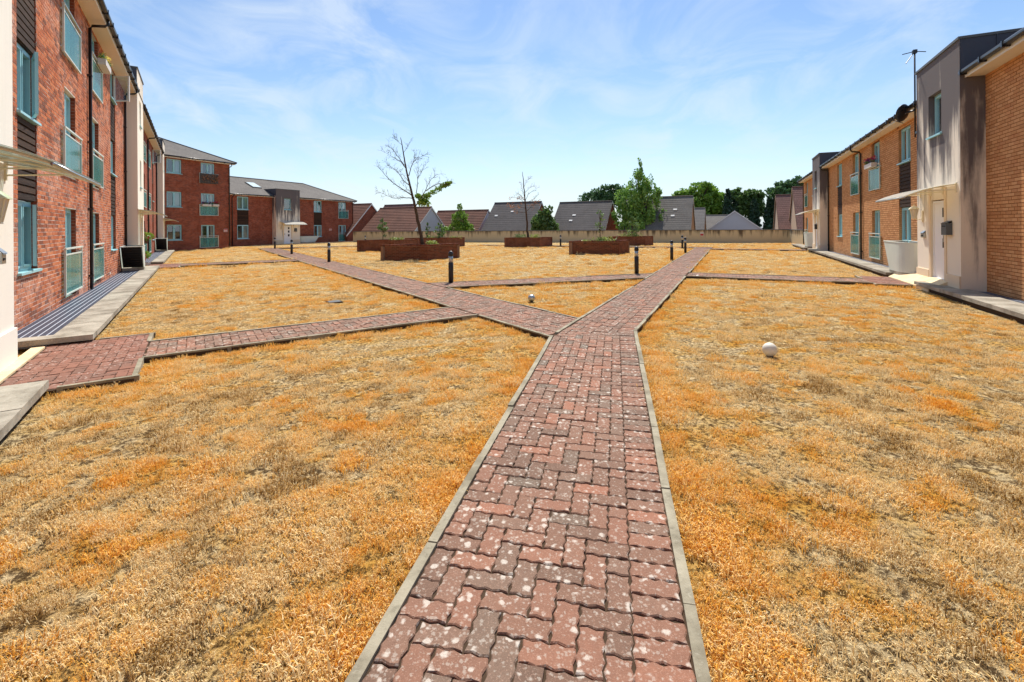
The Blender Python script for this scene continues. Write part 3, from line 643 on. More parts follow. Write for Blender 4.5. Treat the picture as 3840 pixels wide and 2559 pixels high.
def timber(F, T, n, s0, s1, z0, z1):
    root = MB().box(F, s0, s1, n-0.09, n-0.045, z0, z1).build('timber_panel', 'timber', T); k = max(1, round((z1-z0)/0.125)); h = (z1-z0)/k
    for i in range(k): inst(PLANK, 'plank', root, F.p((s0+s1)/2, n-0.033, z0+h*(i+0.5)), F.a, (s1-s0-0.004, 0.03, h-0.03))
    return root
def eave(F, T, nw, s0, s1, z, over=0.36, fh=0.17, gutter=True, brackets=True):
    MB().box(F, s0, s1, nw-0.05, nw+over-0.02, z, z+0.015).build('soffit', 'soffit', T)
    MB().box(F, s0, s1, nw+over-0.02, nw+over, z-0.01, z+fh).build('fascia', 'white_paint', T)
    g = nw+over+0.065; zz = z+fh-0.06
    G = MB().tube([F.p(s0, g, zz), F.p(s1, g, zz)], 0.06, 10).build('gutter', 'black_plastic', T, smooth=True)
    if brackets:
        k = int((s1-s0)/0.9); me = None
        for i in range(k+1):
            s = s0+0.1+(s1-s0-0.2)*i/k; MB().box(F, s-0.025, s+0.025, nw+over, g+0.068, zz-0.072, zz+0.05).build('gutter_bracket', 'black_plastic', G)
def downpipe(F, T, nw, s, zt, zb, over=0.36, swan=True):
    m = MB(); r = 0.038; b = nw+0.055; g = nw+over+0.06
    pts = ([F.p(s, g, zt+0.06), F.p(s, g, zt-0.05), F.p(s, g-0.06, zt-0.12), F.p(s, b+0.05, zt-0.16), F.p(s, b, zt-0.24)] if swan else [F.p(s, b, zt)])+[F.p(s, b, zb)]
    m.tube(pts, r, 8); D = m.build('downpipe', 'black_plastic', T, smooth=True); c = MB(); z = zb+0.35
    while z < zt-0.3: c.box(F, s-0.06, s+0.06, nw, nw+0.1, z-0.025, z+0.025); z += 1.75
    c.build('pipe_clip', 'black_plastic', D)
def roof_plane(name, T, mat, e0, e1, r1, r0, course=0.3, step=0.012, parent=None):
    """stepped tile courses between an eave e0-e1 and a ridge r0-r1 (which may be one point)"""
    e0, e1, r1, r0 = map(Vector, (e0, e1, r1, r0)); L = (((r0+r1)-(e0+e1))/2).length; k = max(3, round(L/course)); nrm = (e1-e0).cross(r0-e0).normalized()
    if nrm.z < 0: nrm = -nrm
    m = MB(); W = (e1-e0).length
    for i in range(k):
        a, b = i/k, (i+1)/k; p, q = e0.lerp(r0, a), e1.lerp(r1, a); u, v = e1.lerp(r1, b), e0.lerp(r0, b)
        x0, x1 = (p-e0).dot((e1-e0)/W), (q-e0).dot((e1-e0)/W); y0, y1 = (v-e0).dot((e1-e0)/W), (u-e0).dot((e1-e0)/W)
        m.face([p+nrm*step, q+nrm*step, u+nrm*0.002, v+nrm*0.002], [(x0, i+0.0), (x1, i+0.0), (y1, i+0.98), (y0, i+0.98)])
        m.face([p, q, q+nrm*step, p+nrm*step], [(x0, i), (x1, i), (x1, i+0.05), (x0, i+0.05)])
    return m.build(name, mat, parent or T)
def canopy(F, T, s0, s1, nw, proj, zw, zt, mat='canopy_glass', arms=4):
    prof = []
    for k in range(9):
        f = k/8; prof.append((nw+0.01+proj*f, zw+(zt-zw)*(0.25*f+0.75*f*f)))
    m = MB()
    for (a, za), (b, zb), k in zip(prof, prof[1:], range(8)):
        for dz in (0, -0.012): m.face([F.p(s0, a, za+dz), F.p(s1, a, za+dz), F.p(s1, b, zb+dz), F.p(s0, b, zb+dz)], [(0, k/8), (s1-s0, k/8), (s1-s0, (k+1)/8), (0, (k+1)/8)])
    m.face([F.p(s0, *prof[-1]), F.p(s1, *prof[-1]), F.p(s1, prof[-1][0], prof[-1][1]-0.012), F.p(s0, prof[-1][0], prof[-1][1]-0.012)])
    K = m.build('canopy', mat, T, smooth=False)
    r = MB().tube([F.p(s0-0.02, prof[-1][0]-0.01, prof[-1][1]-0.03), F.p(s1+0.02, prof[-1][0]-0.01, prof[-1][1]-0.03)], 0.018, 8); r.build('front_rail', 'steel', K, smooth=True)
    for i in range(arms):
        s = s0+0.06+(s1-s0-0.12)*i/(arms-1); a = MB().tube([F.p(s, p, z-0.03) for p, z in prof], 0.014, 6); a.tube([F.p(s, nw, zw-0.16), F.p(s, nw+proj*0.62, prof[5][1]-0.03)], 0.012, 6); a.box(F, s-0.03, s+0.03, nw, nw+0.02, zw-0.22, zw+0.02)
        a.build('arm', 'cream_metal', K)
    return K
def door(F, T, n, s0, s1, z0, z1, light_side=0.28):
    m = MB().box(F, s0-0.05, s0, n-0.1, n-0.03, z0, z1+0.05).box(F, s1, s1+0.05, n-0.1, n-0.03, z0, z1+0.05).box(F, s0, s1, n-0.1, n-0.03, z1, z1+0.05).box(F, s0, s1, n-0.1, n-0.055, z0, z1)
    D = m.build('door', 'white_door', T); w = s1-s0; c = s0+w*light_side
    for f in (0.47, 0.68, 0.87):
        z = z0+(z1-z0)*f; MB().box(F, c-0.1, c+0.1, n-0.06, n-0.05, z-0.12, z+0.12).build('glazing', 'grille', D)
    MB().box(F, s0+0.07, s0+0.1, n-0.055, n-0.01, z0+0.95, z0+1.15).build('handle', 'steel', D)
def tower(F, T, s0, s1, nf, nb, zt, holes, mat, z_clad, back=2.2, side_mat=None, door_zone=None):
    m = MB(); wall_panel(m, F, nf, s0, s1, -0.1, zt, holes, 0.16)
    for s in (s0, s1): m.face([F.p(s, nf, -0.1), F.p(s, nb, -0.1), F.p(s, nb, zt), F.p(s, nf, zt)])
    W = m.build('stair_tower', mat, T)
    MB().box(F, s0-0.03, s1+0.03, nb-back, nf+0.03, zt, zt+0.06).build('tower_capping', 'capping', T)
    for s, sg in ((s0, -1), (s1, 1)):
        c = MB().box(F, min(s, s+sg*0.012), max(s, s+sg*0.012), nb-back, nf-0.01, z_clad, zt-0.004); c.build('tower_cladding', 'lead', T)
        for q in (0.4, 1.0, 1.6): MB().box(F, min(s+sg*0.012, s+sg*0.035), max(s+sg*0.012, s+sg*0.035), nb+0.2-q-0.012, nb+0.2-q+0.012, z_clad, zt-0.004).build('cladding_seam', 'lead', T)
    k = MB()
    for h in ([door_zone] if door_zone else []):
        k.box(F, s0, h[0]-0.12, nf, nf+0.03, -0.1, 0.42).box(F, h[1]+0.12, s1, nf, nf+0.03, -0.1, 0.42)
        k.box(F, h[0]-0.12, h[0], nf, nf+0.02, 0.0, h[3]+0.3).box(F, h[1], h[1]+0.12, nf, nf+0.02, 0.0, h[3]+0.3)
    if k.v: k.build('skirting', mat if mat == 'render_cream' else 'render_door', T)
    return W
def block(F, T, nw, off, s0, s1, floors, cols, ztop, geom, wallmat, mort, nbrick, near=True):
    """cols = [(kind, s0, s1)] where kind is W or D; floors = [(window z0, z1, door z0, z1, balcony z0, z1)]"""
    holes = []
    for kind, a, b in cols:
        a += off; b += off
        if b < s0 or a > s1: continue
        if kind == 'W':
            holes.append((a, b, floors[0][0]-0.045, floors[-1][1]))       # timber runs between the windows of a column
        else:
            for fl in floors: holes.append((a, b, fl[2], fl[3]))
    m = MB()
    if geom:
        wall_panel(m, F, nw-0.005, s0, s1, -0.1, ztop, holes, 0.15); W = m.build('wall', mort, T)
        add_bricks(F, nw-0.005, brick_list(s0, s1, -0.1, ztop, holes), W, wallmat, nbrick)
        for h in holes:
            for q, e in ((h[0], 0.004), (h[1], -0.004)):
                rv = MB(); rv.face([F.p(q+e, nw-0.002, h[2]), F.p(q+e, nw-0.14, h[2]), F.p(q+e, nw-0.14, h[3]), F.p(q+e, nw-0.002, h[3])], [(0, h[2]), (0.138, h[2]), (0.138, h[3]), (0, h[3])]); rv.build('reveal', 'far_'+wallmat, W)
    else:
        wall_panel(m, F, nw, s0, s1, -0.1, ztop, holes, 0.15); W = m.build('wall', wallmat, T)
    return W

# ------------------------------------------------------------ left building (three storeys, red brick)
LT = thing('apartment_building', 'long three storey red brick flats with teal windows and cream stair towers', 'building', FL.p(15, -4, 0))
NLW = -2.30
LFL = [(0.98, 2.14, 0.16, 2.13, 0.27, 1.27), (3.55, 4.72, 2.85, 4.74, 2.88, 3.84), (6.10, 7.10, 5.42, 7.12, 5.40, 6.43)]
LCOL = [('W', 10.45, 11.56), ('D', 13.70, 14.80), ('D', 16.95, 18.02), ('W', 20.35, 21.48)]
ZEL = 7.18
for bi, off in enumerate((0.0, 18.4)):
    s0, s1 = 8.45+off, 24.2+off
    block(FL, LT, NLW, off, s0, s1, LFL, LCOL, ZEL, bi == 0, 'brick_red' if bi == 0 else 'far_brick_red', 'mortar_pale', 290)
    for kind, a, b in LCOL:
        a += off; b += off
        for fi, fl in enumerate(LFL):
            if kind == 'W':
                cu = [(0.0, 0.22, 'curtain'), (0.82, 1.0, 'curtain')] if fi == 0 else [(0.0, 0.5, 'blind_blue')] if fi == 1 else None
                W = window(FL, LT, NLW, a, b, fl[0], fl[1], 2, 0.08, cu)
                if fi < 2: timber(FL, LT, NLW, a+0.005, b-0.005, fl[1]+0.005, LFL[fi+1][0]-0.05)
            else:
                window(FL, LT, NLW, a, b, fl[2], fl[3], 2, 0.09, [(0.0, 0.3, 'curtain'), (0.7, 1.0, 'curtain')], False, 'french_door')
                balcony(FL, LT, NLW, a-0.33, b+0.33, fl[4], fl[5])
    eave(FL, LT, NLW, s0, s1, ZEL)
    downpipe(FL, LT, NLW, 16.35+off, ZEL, 0.1); downpipe(FL, LT, NLW, 23.85+off, ZEL, 0.1)
# open casements
def casement(F, T, n, s, z0, z1, w, ang, mat='teal_frame', far=True):
    """sash hinged at s on the facade line, swung out by ang"""
    d = Vector((*F.d, 0))*(-math.cos(ang) if far else math.cos(ang))+Vector((*F.n, 0))*math.sin(ang); o = Vector(F.p(s, n, 0)); nn = Vector((d.y, -d.x, 0)); Z = Vector((0, 0, 1)); m = MB(); b = 0.045
    def bx(a0, a1, y0, y1): m.obox(o+d*(a0+a1)/2+Z*(y0+y1)/2, (d, nn, Z), ((a1-a0)/2, 0.022, (y1-y0)/2))
    bx(0, b, z0, z1); bx(w-b, w, z0, z1); bx(b, w-b, z0, z0+b); bx(b, w-b, z1-b, z1)
    K = m.build('open_sash', mat, T); g = MB(); g.face([o+d*b+Z*(z0+b), o+d*(w-b)+Z*(z0+b), o+d*(w-b)+Z*(z1-b), o+d*b+Z*(z1-b)]); g.build('pane', 'glass', K)
casement(FL, LT, NLW-0.03, 21.42, 6.16, 7.06, 0.52, math.radians(62), 'white_paint')
casement(FL, LT, NLW-0.03, 11.5, 3.62, 4.66, 0.5, math.radians(16)); casement(FL, LT, NLW-0.03, 11.5, 1.05, 2.08, 0.5, math.radians(12))
casement(FL, LT, NLW-0.03, 21.42+18.4, 6.16, 7.06, 0.52, math.radians(62), 'white_paint')
for ti, s in enumerate((5.8, 24.2, 42.6)):
    e = s+2.65; dz = (s+1.0, s+1.85, 0.12, 2.15); wz = [(s+0.95, s+1.6, 3.45, 4.6), (s+0.95, s+1.6, 6.05, 7.1)]
    tower(FL, LT, s, e, -1.9, NLW, 8.2, [dz]+wz, 'render_cream' if ti == 0 else 'render_tower_left', ZEL+0.2, 2.2, None, dz)
    door(FL, LT, -1.9, dz[0]+0.06, dz[1]-0.06, 0.12, 2.08)
    for w in wz: window(FL, LT, -1.9, w[0], w[1], w[2], w[3], 1, 0.12, None)
    canopy(FL, LT, s-0.05, e-0.25, -1.9, 0.86, 2.48, 2.27, 'canopy_glass')
    MB().box(FL, s+0.01, e-0.01, NLW-2.2, -1.91, 8.10, 8.195).build('tower_roof', 'capping', LT)
# near end wall and roofs
m = MB(); wall_panel(m, FL, NLW, 0.0, 5.8, -0.1, ZEL, []); m.build('wall', 'far_brick_red', LT); eave(FL, LT, NLW, 0.0, 5.8, ZEL)
roof_plane('roof', LT, 'slate', FL.p(0, NLW+0.42, ZEL+0.17), FL.p(45.2, NLW+0.42, ZEL+0.17), FL.p(45.2, NLW-4.6, ZEL+2.5), FL.p(0, NLW-4.6, ZEL+2.5))

# ------------------------------------------------------------ corner block (three storeys) behind
CT = thing('apartment_building', 'three storey red brick corner block with grey hipped roof and three balconies', 'building', FW.p(24, -41, 0))
NC = -39.7; CF = [(0.80, 2.02, 0.12, 2.0, 0.12, 1.1), (3.42, 4.62, 2.8, 4.63, 2.78, 3.70), (6.07, 7.18, 5.5, 7.18, 5.46, 6.3)]
CCOL = [('w', 21.40, 22.5), ('D', 24.0, 25.13)]
holes = [(21.40, 22.5, f[0], f[1]) for f in CF]+[(24.0, 25.13, f[2], f[3]) for f in CF]
m = MB(); wall_panel(m, FW, NC, 19.5, 26.45, -0.1, 7.26, holes, 0.12); m.face([FW.p(26.45, NC, -0.1), FW.p(26.45, NC-9, -0.1), FW.p(26.45, NC-9, 7.26), FW.p(26.45, NC, 7.26)], [(0, -.1), (9, -.1), (9, 7.26), (0, 7.26)]); m.build('wall', 'far_brick_red', CT)
for i, f in enumerate(CF):
    window(FW, CT, NC, 21.40, 22.5, f[0], f[1], 2, 0.06, [(0.5, 1.0, 'blind_blue')] if i else None)
    window(FW, CT, NC, 24.0, 25.13, f[2], f[3], 2, 0.06, [(0.0, 0.25, 'curtain'), (0.75, 1.0, 'curtain')], False, 'french_door')
    if i: balcony(FW, CT, NC, 23.85, 25.4, f[4], f[5])
    else: balcony(FW, CT, NC, 23.85, 25.4, f[4], f[5])
eave(FW, CT, NC, 19.5, 26.75, 7.26, 0.32, 0.16); downpipe(FW, CT, NC, 26.38, 7.2, 0.0, 0.32)
ze = 7.42; A = FW.p(18, NC+0.38, ze); B = FW.p(26.85, NC+0.38, ze); R1 = FW.p(22.8, NC-4.1, 9.45); R0 = FW.p(18, NC-4.1, 9.45); D_ = FW.p(26.85, NC-8.6, ze)
roof_plane('roof', CT, 'slate', A, B, R1, R0); roof_plane('roof', CT, 'slate', B, D_, R1, R1); roof_plane('roof', CT, 'slate', D_, FW.p(18, NC-8.6, ze), R0, R1)
MB().tube([R0, R1], 0.09, 6).build('ridge_tile', 'slate_dark', CT); MB().tube([B, R1], 0.08, 6).build('hip_tile', 'slate_dark', CT)

# ------------------------------------------------------------ two storey wing
WT = thing('apartment_building', 'two storey red brick wing with stained grey stair tower and roof light', 'building', FW.p(38, -47, 0))
NWG = -44.5; WF = [(0.66, 2.03, 0.0, 2.02, 0.05, 1.05), (3.6, 4.9, 2.9, 4.9, 2.86, 3.94)]; ZW = 5.0
WC = [('W', 30.38, 31.6), ('W', 39.8, 40.96), ('D', 43.6, 44.85)]
holes = []
for kd, a, b in WC:
    if kd == 'W': holes.append((a, b, 0.62, 4.9))
    else: holes += [(a, b, f[2], f[3]) for f in WF]
m = MB(); wall_panel(m, FW, NWG, 26.4, 46.1, -0.1, ZW, holes, 0.12); m.face([FW.p(46.1, NWG, -0.1), FW.p(46.1, NWG-8, -0.1), FW.p(46.1, NWG-8, ZW), FW.p(46.1, NWG, ZW)], [(0, -.1), (8, -.1), (8, 5), (0, 5)]); m.build('wall', 'far_brick_red', WT)
for kd, a, b in WC:
    for i, f in enumerate(WF):
        if kd == 'W':
            window(FW, WT, NWG, a, b, f[0], f[1], 2, 0.05, [(0.0, 0.5, 'curtain'), (0.5, 1.0, 'blind_blue')] if (i and a < 35) else [(0.55, 1.0, 'curtain')] if not i else None)
            if i == 0: timber(FW, WT, NWG, a+0.005, b-0.005, f[1]+0.005, WF[1][0]-0.05)
        else:
            window(FW, WT, NWG, a, b, f[2], f[3], 2, 0.05, [(0.0, 0.3, 'blind_blue'), (0.6, 1.0, 'blind_blue')], False, 'french_door'); balcony(FW, WT, NWG, a-0.05, b+0.38, f[4], f[5])
eave(FW, WT, NWG, 26.4, 34.4, ZW, 0.28, 0.16); eave(FW, WT, NWG, 37.3, 46.35, ZW, 0.28, 0.16)
downpipe(FW, WT, NWG, 29.85, ZW, 0.0, 0.28); downpipe(FW, WT, NWG, 46.0, ZW, 0.0, 0.28)
NTF = -43.9; dz = (35.25, 36.2, 0.0, 2.02); wz = (35.3, 36.2, 3.7, 4.92)
tower(FW, WT, 34.3, 37.33, NTF, NWG, 5.87, [dz, wz], 'render_tower', ZW+0.18, 1.8, None, dz)
door(FW, WT, NTF, 35.3, 36.15, 0.0, 1.95, 0.7); window(FW, WT, NTF, *wz, 1, 0.12)
canopy(FW, WT, 34.7, 37.5, NTF, 0.95, 2.42, 2.1, 'canopy_plain')
MB().box(FW, 34.31, 37.32, NWG-1.8, NTF-0.01, 5.75, 5.865).build('tower_roof', 'capping', WT)
ze = ZW+0.16; A = FW.p(24, NWG+0.34, ze); B = FW.p(46.5, NWG+0.34, ze); R1 = FW.p(41.9, NWG-4.2, 7.26); R0 = FW.p(24, NWG-4.2, 7.26); D_ = FW.p(46.5, NWG-8.7, ze)
roof_plane('roof', WT, 'slate', A, B, R1, R0); roof_plane('roof', WT, 'slate', B, D_, R1, R1); roof_plane('roof', WT, 'slate', D_, FW.p(24, NWG-8.7, ze), R0, R1)
MB().tube([R0, R1], 0.09, 6).build('ridge_tile', 'slate_dark', WT); MB().tube([B, R1], 0.08, 6).build('hip_tile', 'slate_dark', WT)
# roof light
def on_roof(f, s, up=0.0): return Vector(FW.p(s, NWG+0.34-4.54*f, ze+(7.26-ze)*f+up))
ax0 = Vector((*FW.d, 0)); ax1 = (on_roof(1, 0)-on_roof(0, 0)).normalized(); ax2 = ax0.cross(ax1).normalized(); ax2 = ax2 if ax2.z > 0 else -ax2
c = on_roof(0.55, 33.7); K = MB().obox(c+ax2*0.04, (ax0, ax1, ax2), (0.52, 0.72, 0.06)).build('roof_light', 'capping', WT)
MB().obox(c+ax2*0.105, (ax0, ax1, ax2), (0.44, 0.62, 0.006)).build('pane', 'blind_blue', K)

# ------------------------------------------------------------ right building (two storeys, buff brick)
RT = thing('apartment_building', 'two storey buff orange brick flats with weathered cream stair towers', 'building', FR.p(20, -8, 0))
NRW = -5.28; ZER = 5.06
RFL = [(1.03, 2.22, 0.25, 2.23, 0.27, 1.30), (3.76, 4.94, 3.02, 4.98, 3.05, 4.06)]
RCOL = [('W', 19.32, 20.52), ('D', 22.85, 24.0), ('D', 26.2, 27.38), ('W', 29.82, 31.0)]
for bi, (off, s0, s1) in enumerate(((-19.3, 2.0, 14.33), (0.0, 17.15, 33.6), (19.3, 36.5, 44.3))):
    geom = bi < 2
    W = block(FR, RT, NRW, off, s0, s1, RFL, RCOL, ZER, geom, 'brick_orange' if geom else 'far_brick_orange', 'mortar_brown', (240, 60, 0)[bi])
    for kind, a, b in RCOL:
        a += off; b += off
        if a < s0 or b > s1: continue
        for fi, fl in enumerate(RFL):
            if kind == 'W':
                window(FR, RT, NRW, a, b, fl[0], fl[1], 2, 0.08, [(0.0, 1.0, 'blind_blue')] if fi else [(0.0, 0.2, 'curtain')])
                if fi == 0: timber(FR, RT, NRW, a+0.005, b-0.005, fl[1]+0.005, RFL[1][0]-0.05)
            else:
                window(FR, RT, NRW, a, b, fl[2], fl[3], 2, 0.10, [(0.0, 0.4, 'curtain'), (0.6, 1.0, 'curtain')], False, 'french_door'); balcony(FR, RT, NRW, a-0.22, b+0.22, fl[4], fl[5])
    eave(FR, RT, NRW, s0, s1, ZER)
    if bi: downpipe(FR, RT, NRW, 25.6+off if bi == 1 else 44.2, ZER, 0.1)
    if bi == 1: downpipe(FR, RT, NRW, 33.4, ZER, 0.1)
    m = MB()
    for q in (s0, s1):
        m.face([FR.p(q, NRW-0.02, -0.1), FR.p(q, NRW-8, -0.1), FR.p(q, NRW-8, ZER), FR.p(q, NRW-0.02, ZER)], [(0, 0), (8, 0), (8, 5), (0, 5)])
    m.build('end_wall', 'far_brick_orange', RT)
    ez = ZER+0.17; roof_plane('roof', RT, 'slate', FR.p(s0, NRW+0.42, ez), FR.p(s1, NRW+0.42, ez), FR.p(s1, NRW-4.2, ez+2.1), FR.p(s0, NRW-4.2, ez+2.1))
for ti, s in enumerate((14.33, 33.6)):
    e = s+2.82; dz = (s+0.9, s+1.78, 0.24, 2.28); wz = (s+1.07, s+1.92, 3.98, 5.08)
    tower(FR, RT, s, e, -4.83, NRW, 5.96, [dz, wz], 'render_tower', ZER+0.12, 1.9, None, dz)
    door(FR, RT, -4.83, dz[0]+0.06, dz[1]-0.06, 0.24, 2.2, 0.2)
    window(FR, RT, -4.83, *wz, 1, 0.13)
    canopy(FR, RT, s+0.15, e-0.2, -4.83, 1.0, 2.62, 2.34, 'canopy_plain')
    MB().box(FR, s+0.01, e-0.01, NRW-1.9, -4.84, 5.85, 5.955).build('tower_roof', 'capping', RT)

# ------------------------------------------------------------ rear boundary wall
w0 = np.array([-19.5, 57.3]); w1 = np.array([26.5, 44.45]); dW = (w1-w0)/np.linalg.norm(w1-w0); FB = Frame(dW, (-dW[1], dW[0])); sa, nb = FB.sn(*w0); sb, _ = FB.sn(*w1)
BW = thing('boundary_wall', 'long low cream rendered boundary wall with black water stains and dark coping', 'wall', (3.5, 50.9, 0))
MB().box(FB, sa, sb, nb, nb+0.22, -3.0, 1.19).build('wall', 'render_wall', BW); MB().box(FB, sa-0.03, sb+0.03, nb-0.05, nb+0.27, 1.19, 1.25).build('coping', 'capping', BW)
e1 = np.array([24.3, 37.6]); d2 = (e1-w1)/np.linalg.norm(e1-w1); FB2 = Frame(d2, (-d2[1], d2[0])); s2, n2 = FB2.sn(*w1); s3, _ = FB2.sn(*e1)
MB().box(FB2, s2+0.25, s3, n2-0.11, n2+0.11, -0.1, 1.18).build('return_wall', 'render_wall', BW); MB().box(FB2, s2+0.3, s3, n2-0.15, n2+0.15, 1.18, 1.24).build('coping', 'capping', BW)

# ------------------------------------------------------------ houses beyond the wall
def house(label, apex_px, D, z_r, L, w, z_e, roofmat, wallmat, right_gable=True, rdir=None, barge='white_paint', vents=(), group=None):
    """gable apex seen at pixel column apex_px and depth D; ridge runs away from it by L; eaves w out from the ridge at z_e"""
    rd = np.array(rdir if rdir is not None else (-nW if right_gable else nW)); rd = rd/np.linalg.norm(rd)
    a = np.array([(apex_px-1920)/FPX*D, D]); pd = np.array([-rd[1], rd[0]])
    if pd[1] > 0: pd = -pd                                         # towards the courtyard
    H = thing('house', label, 'house', (a[0], a[1], -3.0), group)
    P = lambda r, q, z: (a[0]+rd[0]*r+pd[0]*q, a[1]+rd[1]*r+pd[1]*q, z)
    m = MB(); sl = (z_r-z_e)/w; wi = w-0.3; ze = z_e+0.3*sl-0.06
    for r in (0.0, L-0.3):
        m.face([P(r, -wi, -3), P(r, wi, -3), P(r, wi, ze), P(r, 0, z_r-0.06), P(r, -wi, ze)], [(-wi, 0), (wi, 0), (wi, ze+3), (0, z_r+3), (-wi, ze+3)])
    for q in (-wi, wi): m.face([P(0, q, -3), P(L-0.3, q, -3), P(L-0.3, q, ze), P(0, q, ze)], [(0, 0), (L, 0), (L, ze+3), (0, ze+3)])
    m.build('wall', wallmat, H)
    for q in (1, -1): roof_plane('roof', H, roofmat, P(-0.12, q*w, z_e), P(L-0.15, q*w, z_e), P(L-0.15, 0, z_r), P(-0.12, 0, z_r), 0.33, 0.034 if roofmat == 'tile_brown' else 0.013)
    MB().tube([P(-0.12, 0, z_r+0.02), P(L-0.15, 0, z_r+0.02)], 0.08, 6).build('ridge_tile', roofmat, H)
    for q in (1, -1):
        b = MB(); b.face([P(-0.14, q*w, z_e-0.14), P(-0.14, 0, z_r-0.14), P(-0.14, 0, z_r+0.03), P(-0.14, q*w, z_e+0.03)]); b.face([P(-0.10, q*w, z_e-0.14), P(-0.10, 0, z_r-0.14), P(-0.10, 0, z_r+0.03), P(-0.10, q*w, z_e+0.03)]); b.face([P(-0.14, q*w, z_e-0.14), P(-0.10, q*w, z_e-0.14), P(-0.10, 0, z_r-0.14), P(-0.14, 0, z_r-0.14)]); b.build('bargeboard', barge, H)
    for r, f in vents:
        c = P(r, w*f, z_r+(z_e-z_r)*f+0.06); v = MB().obox(c, (Vector((*rd, 0)), Vector((*pd, -sl)).normalized(), Vector((0, 0, 1))), (0.2, 0.09, 0.03)); v.build('roof_vent', 'white_paint', H)
    return H
def zr(y, x, D): return HC+((852-y)-0.007*(x-1920))/FPX*D
house('red brick house with striped brown roof and white edged gable beside the wing', 1392, 63, zr(765, 1392, 63), 8, 4.6, 0.7, 'tile_brown', 'far_brick_red')
house('house with striped brown roof and pale grey gable behind the tall bare tree', 1617, 60, zr(777, 1617, 60), 8.5, 4.3, 0.7, 'tile_brown', 'render_grey')
house('house whose reddish roof ridge just shows behind another brown roof', 1552, 74, zr(767, 1552, 74), 6, 4.3, 0.7, 'tile_red', 'far_brick_red')
house('house with striped brown roof beside the light green young tree', 1830, 63, zr(788, 1830, 63), 8.2, 3.6, 0.6, 'tile_brown', 'render_grey')
house('dark slate roofed house behind the small half dead tree', 2029, 58, zr(757, 2029, 58), 6.6, 4.4, 0.6, 'slate_dark', 'far_brick_red', vents=((3.3, 0.30), (5.3, 0.42)))
house('dark slate roofed house between the round bush and the birch', 2294, 56, zr(755, 2294, 56), 6.7, 4.4, 0.6, 'slate_dark', 'far_brick_red', vents=((4.1, 0.42), (4.3, 0.58)))
house('grey roofed house with orange brick gable next to the birch', 2596, 54, zr(736, 2596, 54), 7.6, 4.4, 0.6, 'slate', 'far_brick_orange', vents=((1.7, 0.36), (1.9, 0.52)))
house('small grey roofed house with narrow brick gable left of the white gable', 2642, 72, zr(781, 2642, 72), 4.0, 4.0, 0.4, 'tile_grey', 'far_brick_orange')
house('bungalow with long low grey roof joined to the white gable', 2740, 78, zr(807, 2740, 78), 8.0, 3.6, 0.5, 'tile_grey', 'render_grey')
house('white rendered gable end of a low bungalow facing the courtyard', 2755, 70, zr(791, 2755, 70), 8, 3.9, 0.9, 'tile_grey', 'render_grey', rdir=dR)
house('house with red tiled roof and pink gable edge, the lower of two by the flats', 2913, 58, zr(733, 2913, 58), 8, 4.4, 0.7, 'tile_red', 'render_pink', False, barge='render_pink')
house('taller red tiled roof with pink gable edge rising beside the end of the flats', 2976, 52, zr(703, 2976, 52), 8, 4.6, 0.7, 'tile_red', 'render_pink', False, barge='render_pink')

# ------------------------------------------------------------ planters
def planter(label, Lc, Mc, Rc, nb=0, h=0.76):
    Lc, Mc, Rc = map(np.array, (Lc, Mc, Rc)); Bc = Lc+Rc-Mc; cs = [Lc, Mc, Rc, Bc]; cen = sum(cs)/4
    T = thing('planter', label, 'planter', (cen[0], cen[1], -0.05), 'raised brick planters on the lawn')
    for k in range(4):
        p, q = cs[k], cs[(k+1) % 4]; d = (q-p)/np.linalg.norm(q-p); n = np.array([d[1], -d[0]])
        if n@((p+q)/2-cen) < 0: n = -n
        F = Frame(d, n); s0, nn = F.sn(*p); s1, _ = F.sn(*q)
        if nb:
            W = MB().box(F, s0+0.01, s1-0.01, nn-0.2, nn-0.012, -0.08, h-0.075).build('wall', 'mortar_planter', T)
            add_bricks(F, nn-0.012, brick_list(s0, s1, -0.08, h-0.075, []), W, 'brick_planter', 140 if k < 2 else 0)
        else: MB().box(F, s0, s1, nn-0.2, nn, -0.08, h-0.075).build('wall', 'far_brick_planter', T)
        # brick-on-edge coping
        n_ = max(1, int((s1-s0)/0.075)); cm = MB()
        for i in range(n_): a = s0+(s1-s0)*i/n_; cm.box(F, a+0.004, a+(s1-s0)/n_-0.004, nn-0.21, nn+0.006, h-0.075+0.001, h+random.gauss(0, 0.003))
        cm.build('coping', 'brick_planter', T, kind='stuff')
    ins = [tuple(cen+(c-cen)*0.88) for c in cs]
    MB().prism(ins, -0.05, h-0.1).build('soil', 'soil', T)
    return cen
PL = {}
PL['a'] = planter('brick planter holding the tall leaning bare tree', (-6.85, 24.3), (-4.36, 24.05), (-2.95, 26.3), 1)
PL['b'] = planter('brick planter holding a thin sapling and lime green ground cover', (3.45, 28.4), (6.43, 28.1), (7.56, 30.15), 1)
PL['c'] = planter('brick planter with a single upright glossy shrub, partly hidden by another planter', (-11.3, 34.0), (-8.5, 33.7), (-7.2, 36.0))
PL['d'] = planter('brick planter with two shrubs, set behind the planter with the bare tree', (-9.2, 40.1), (-5.6, 39.8), (-4.25, 42.0))
PL['e'] = planter('brick planter holding the small half dead tree', (-0.65, 39.1), (2.32, 38.9), (3.53, 41.0))
PL['f'] = planter('brick planter with one bushy shrub in front of the birch', (8.4, 40.6), (11.5, 40.3), (12.65, 42.0))

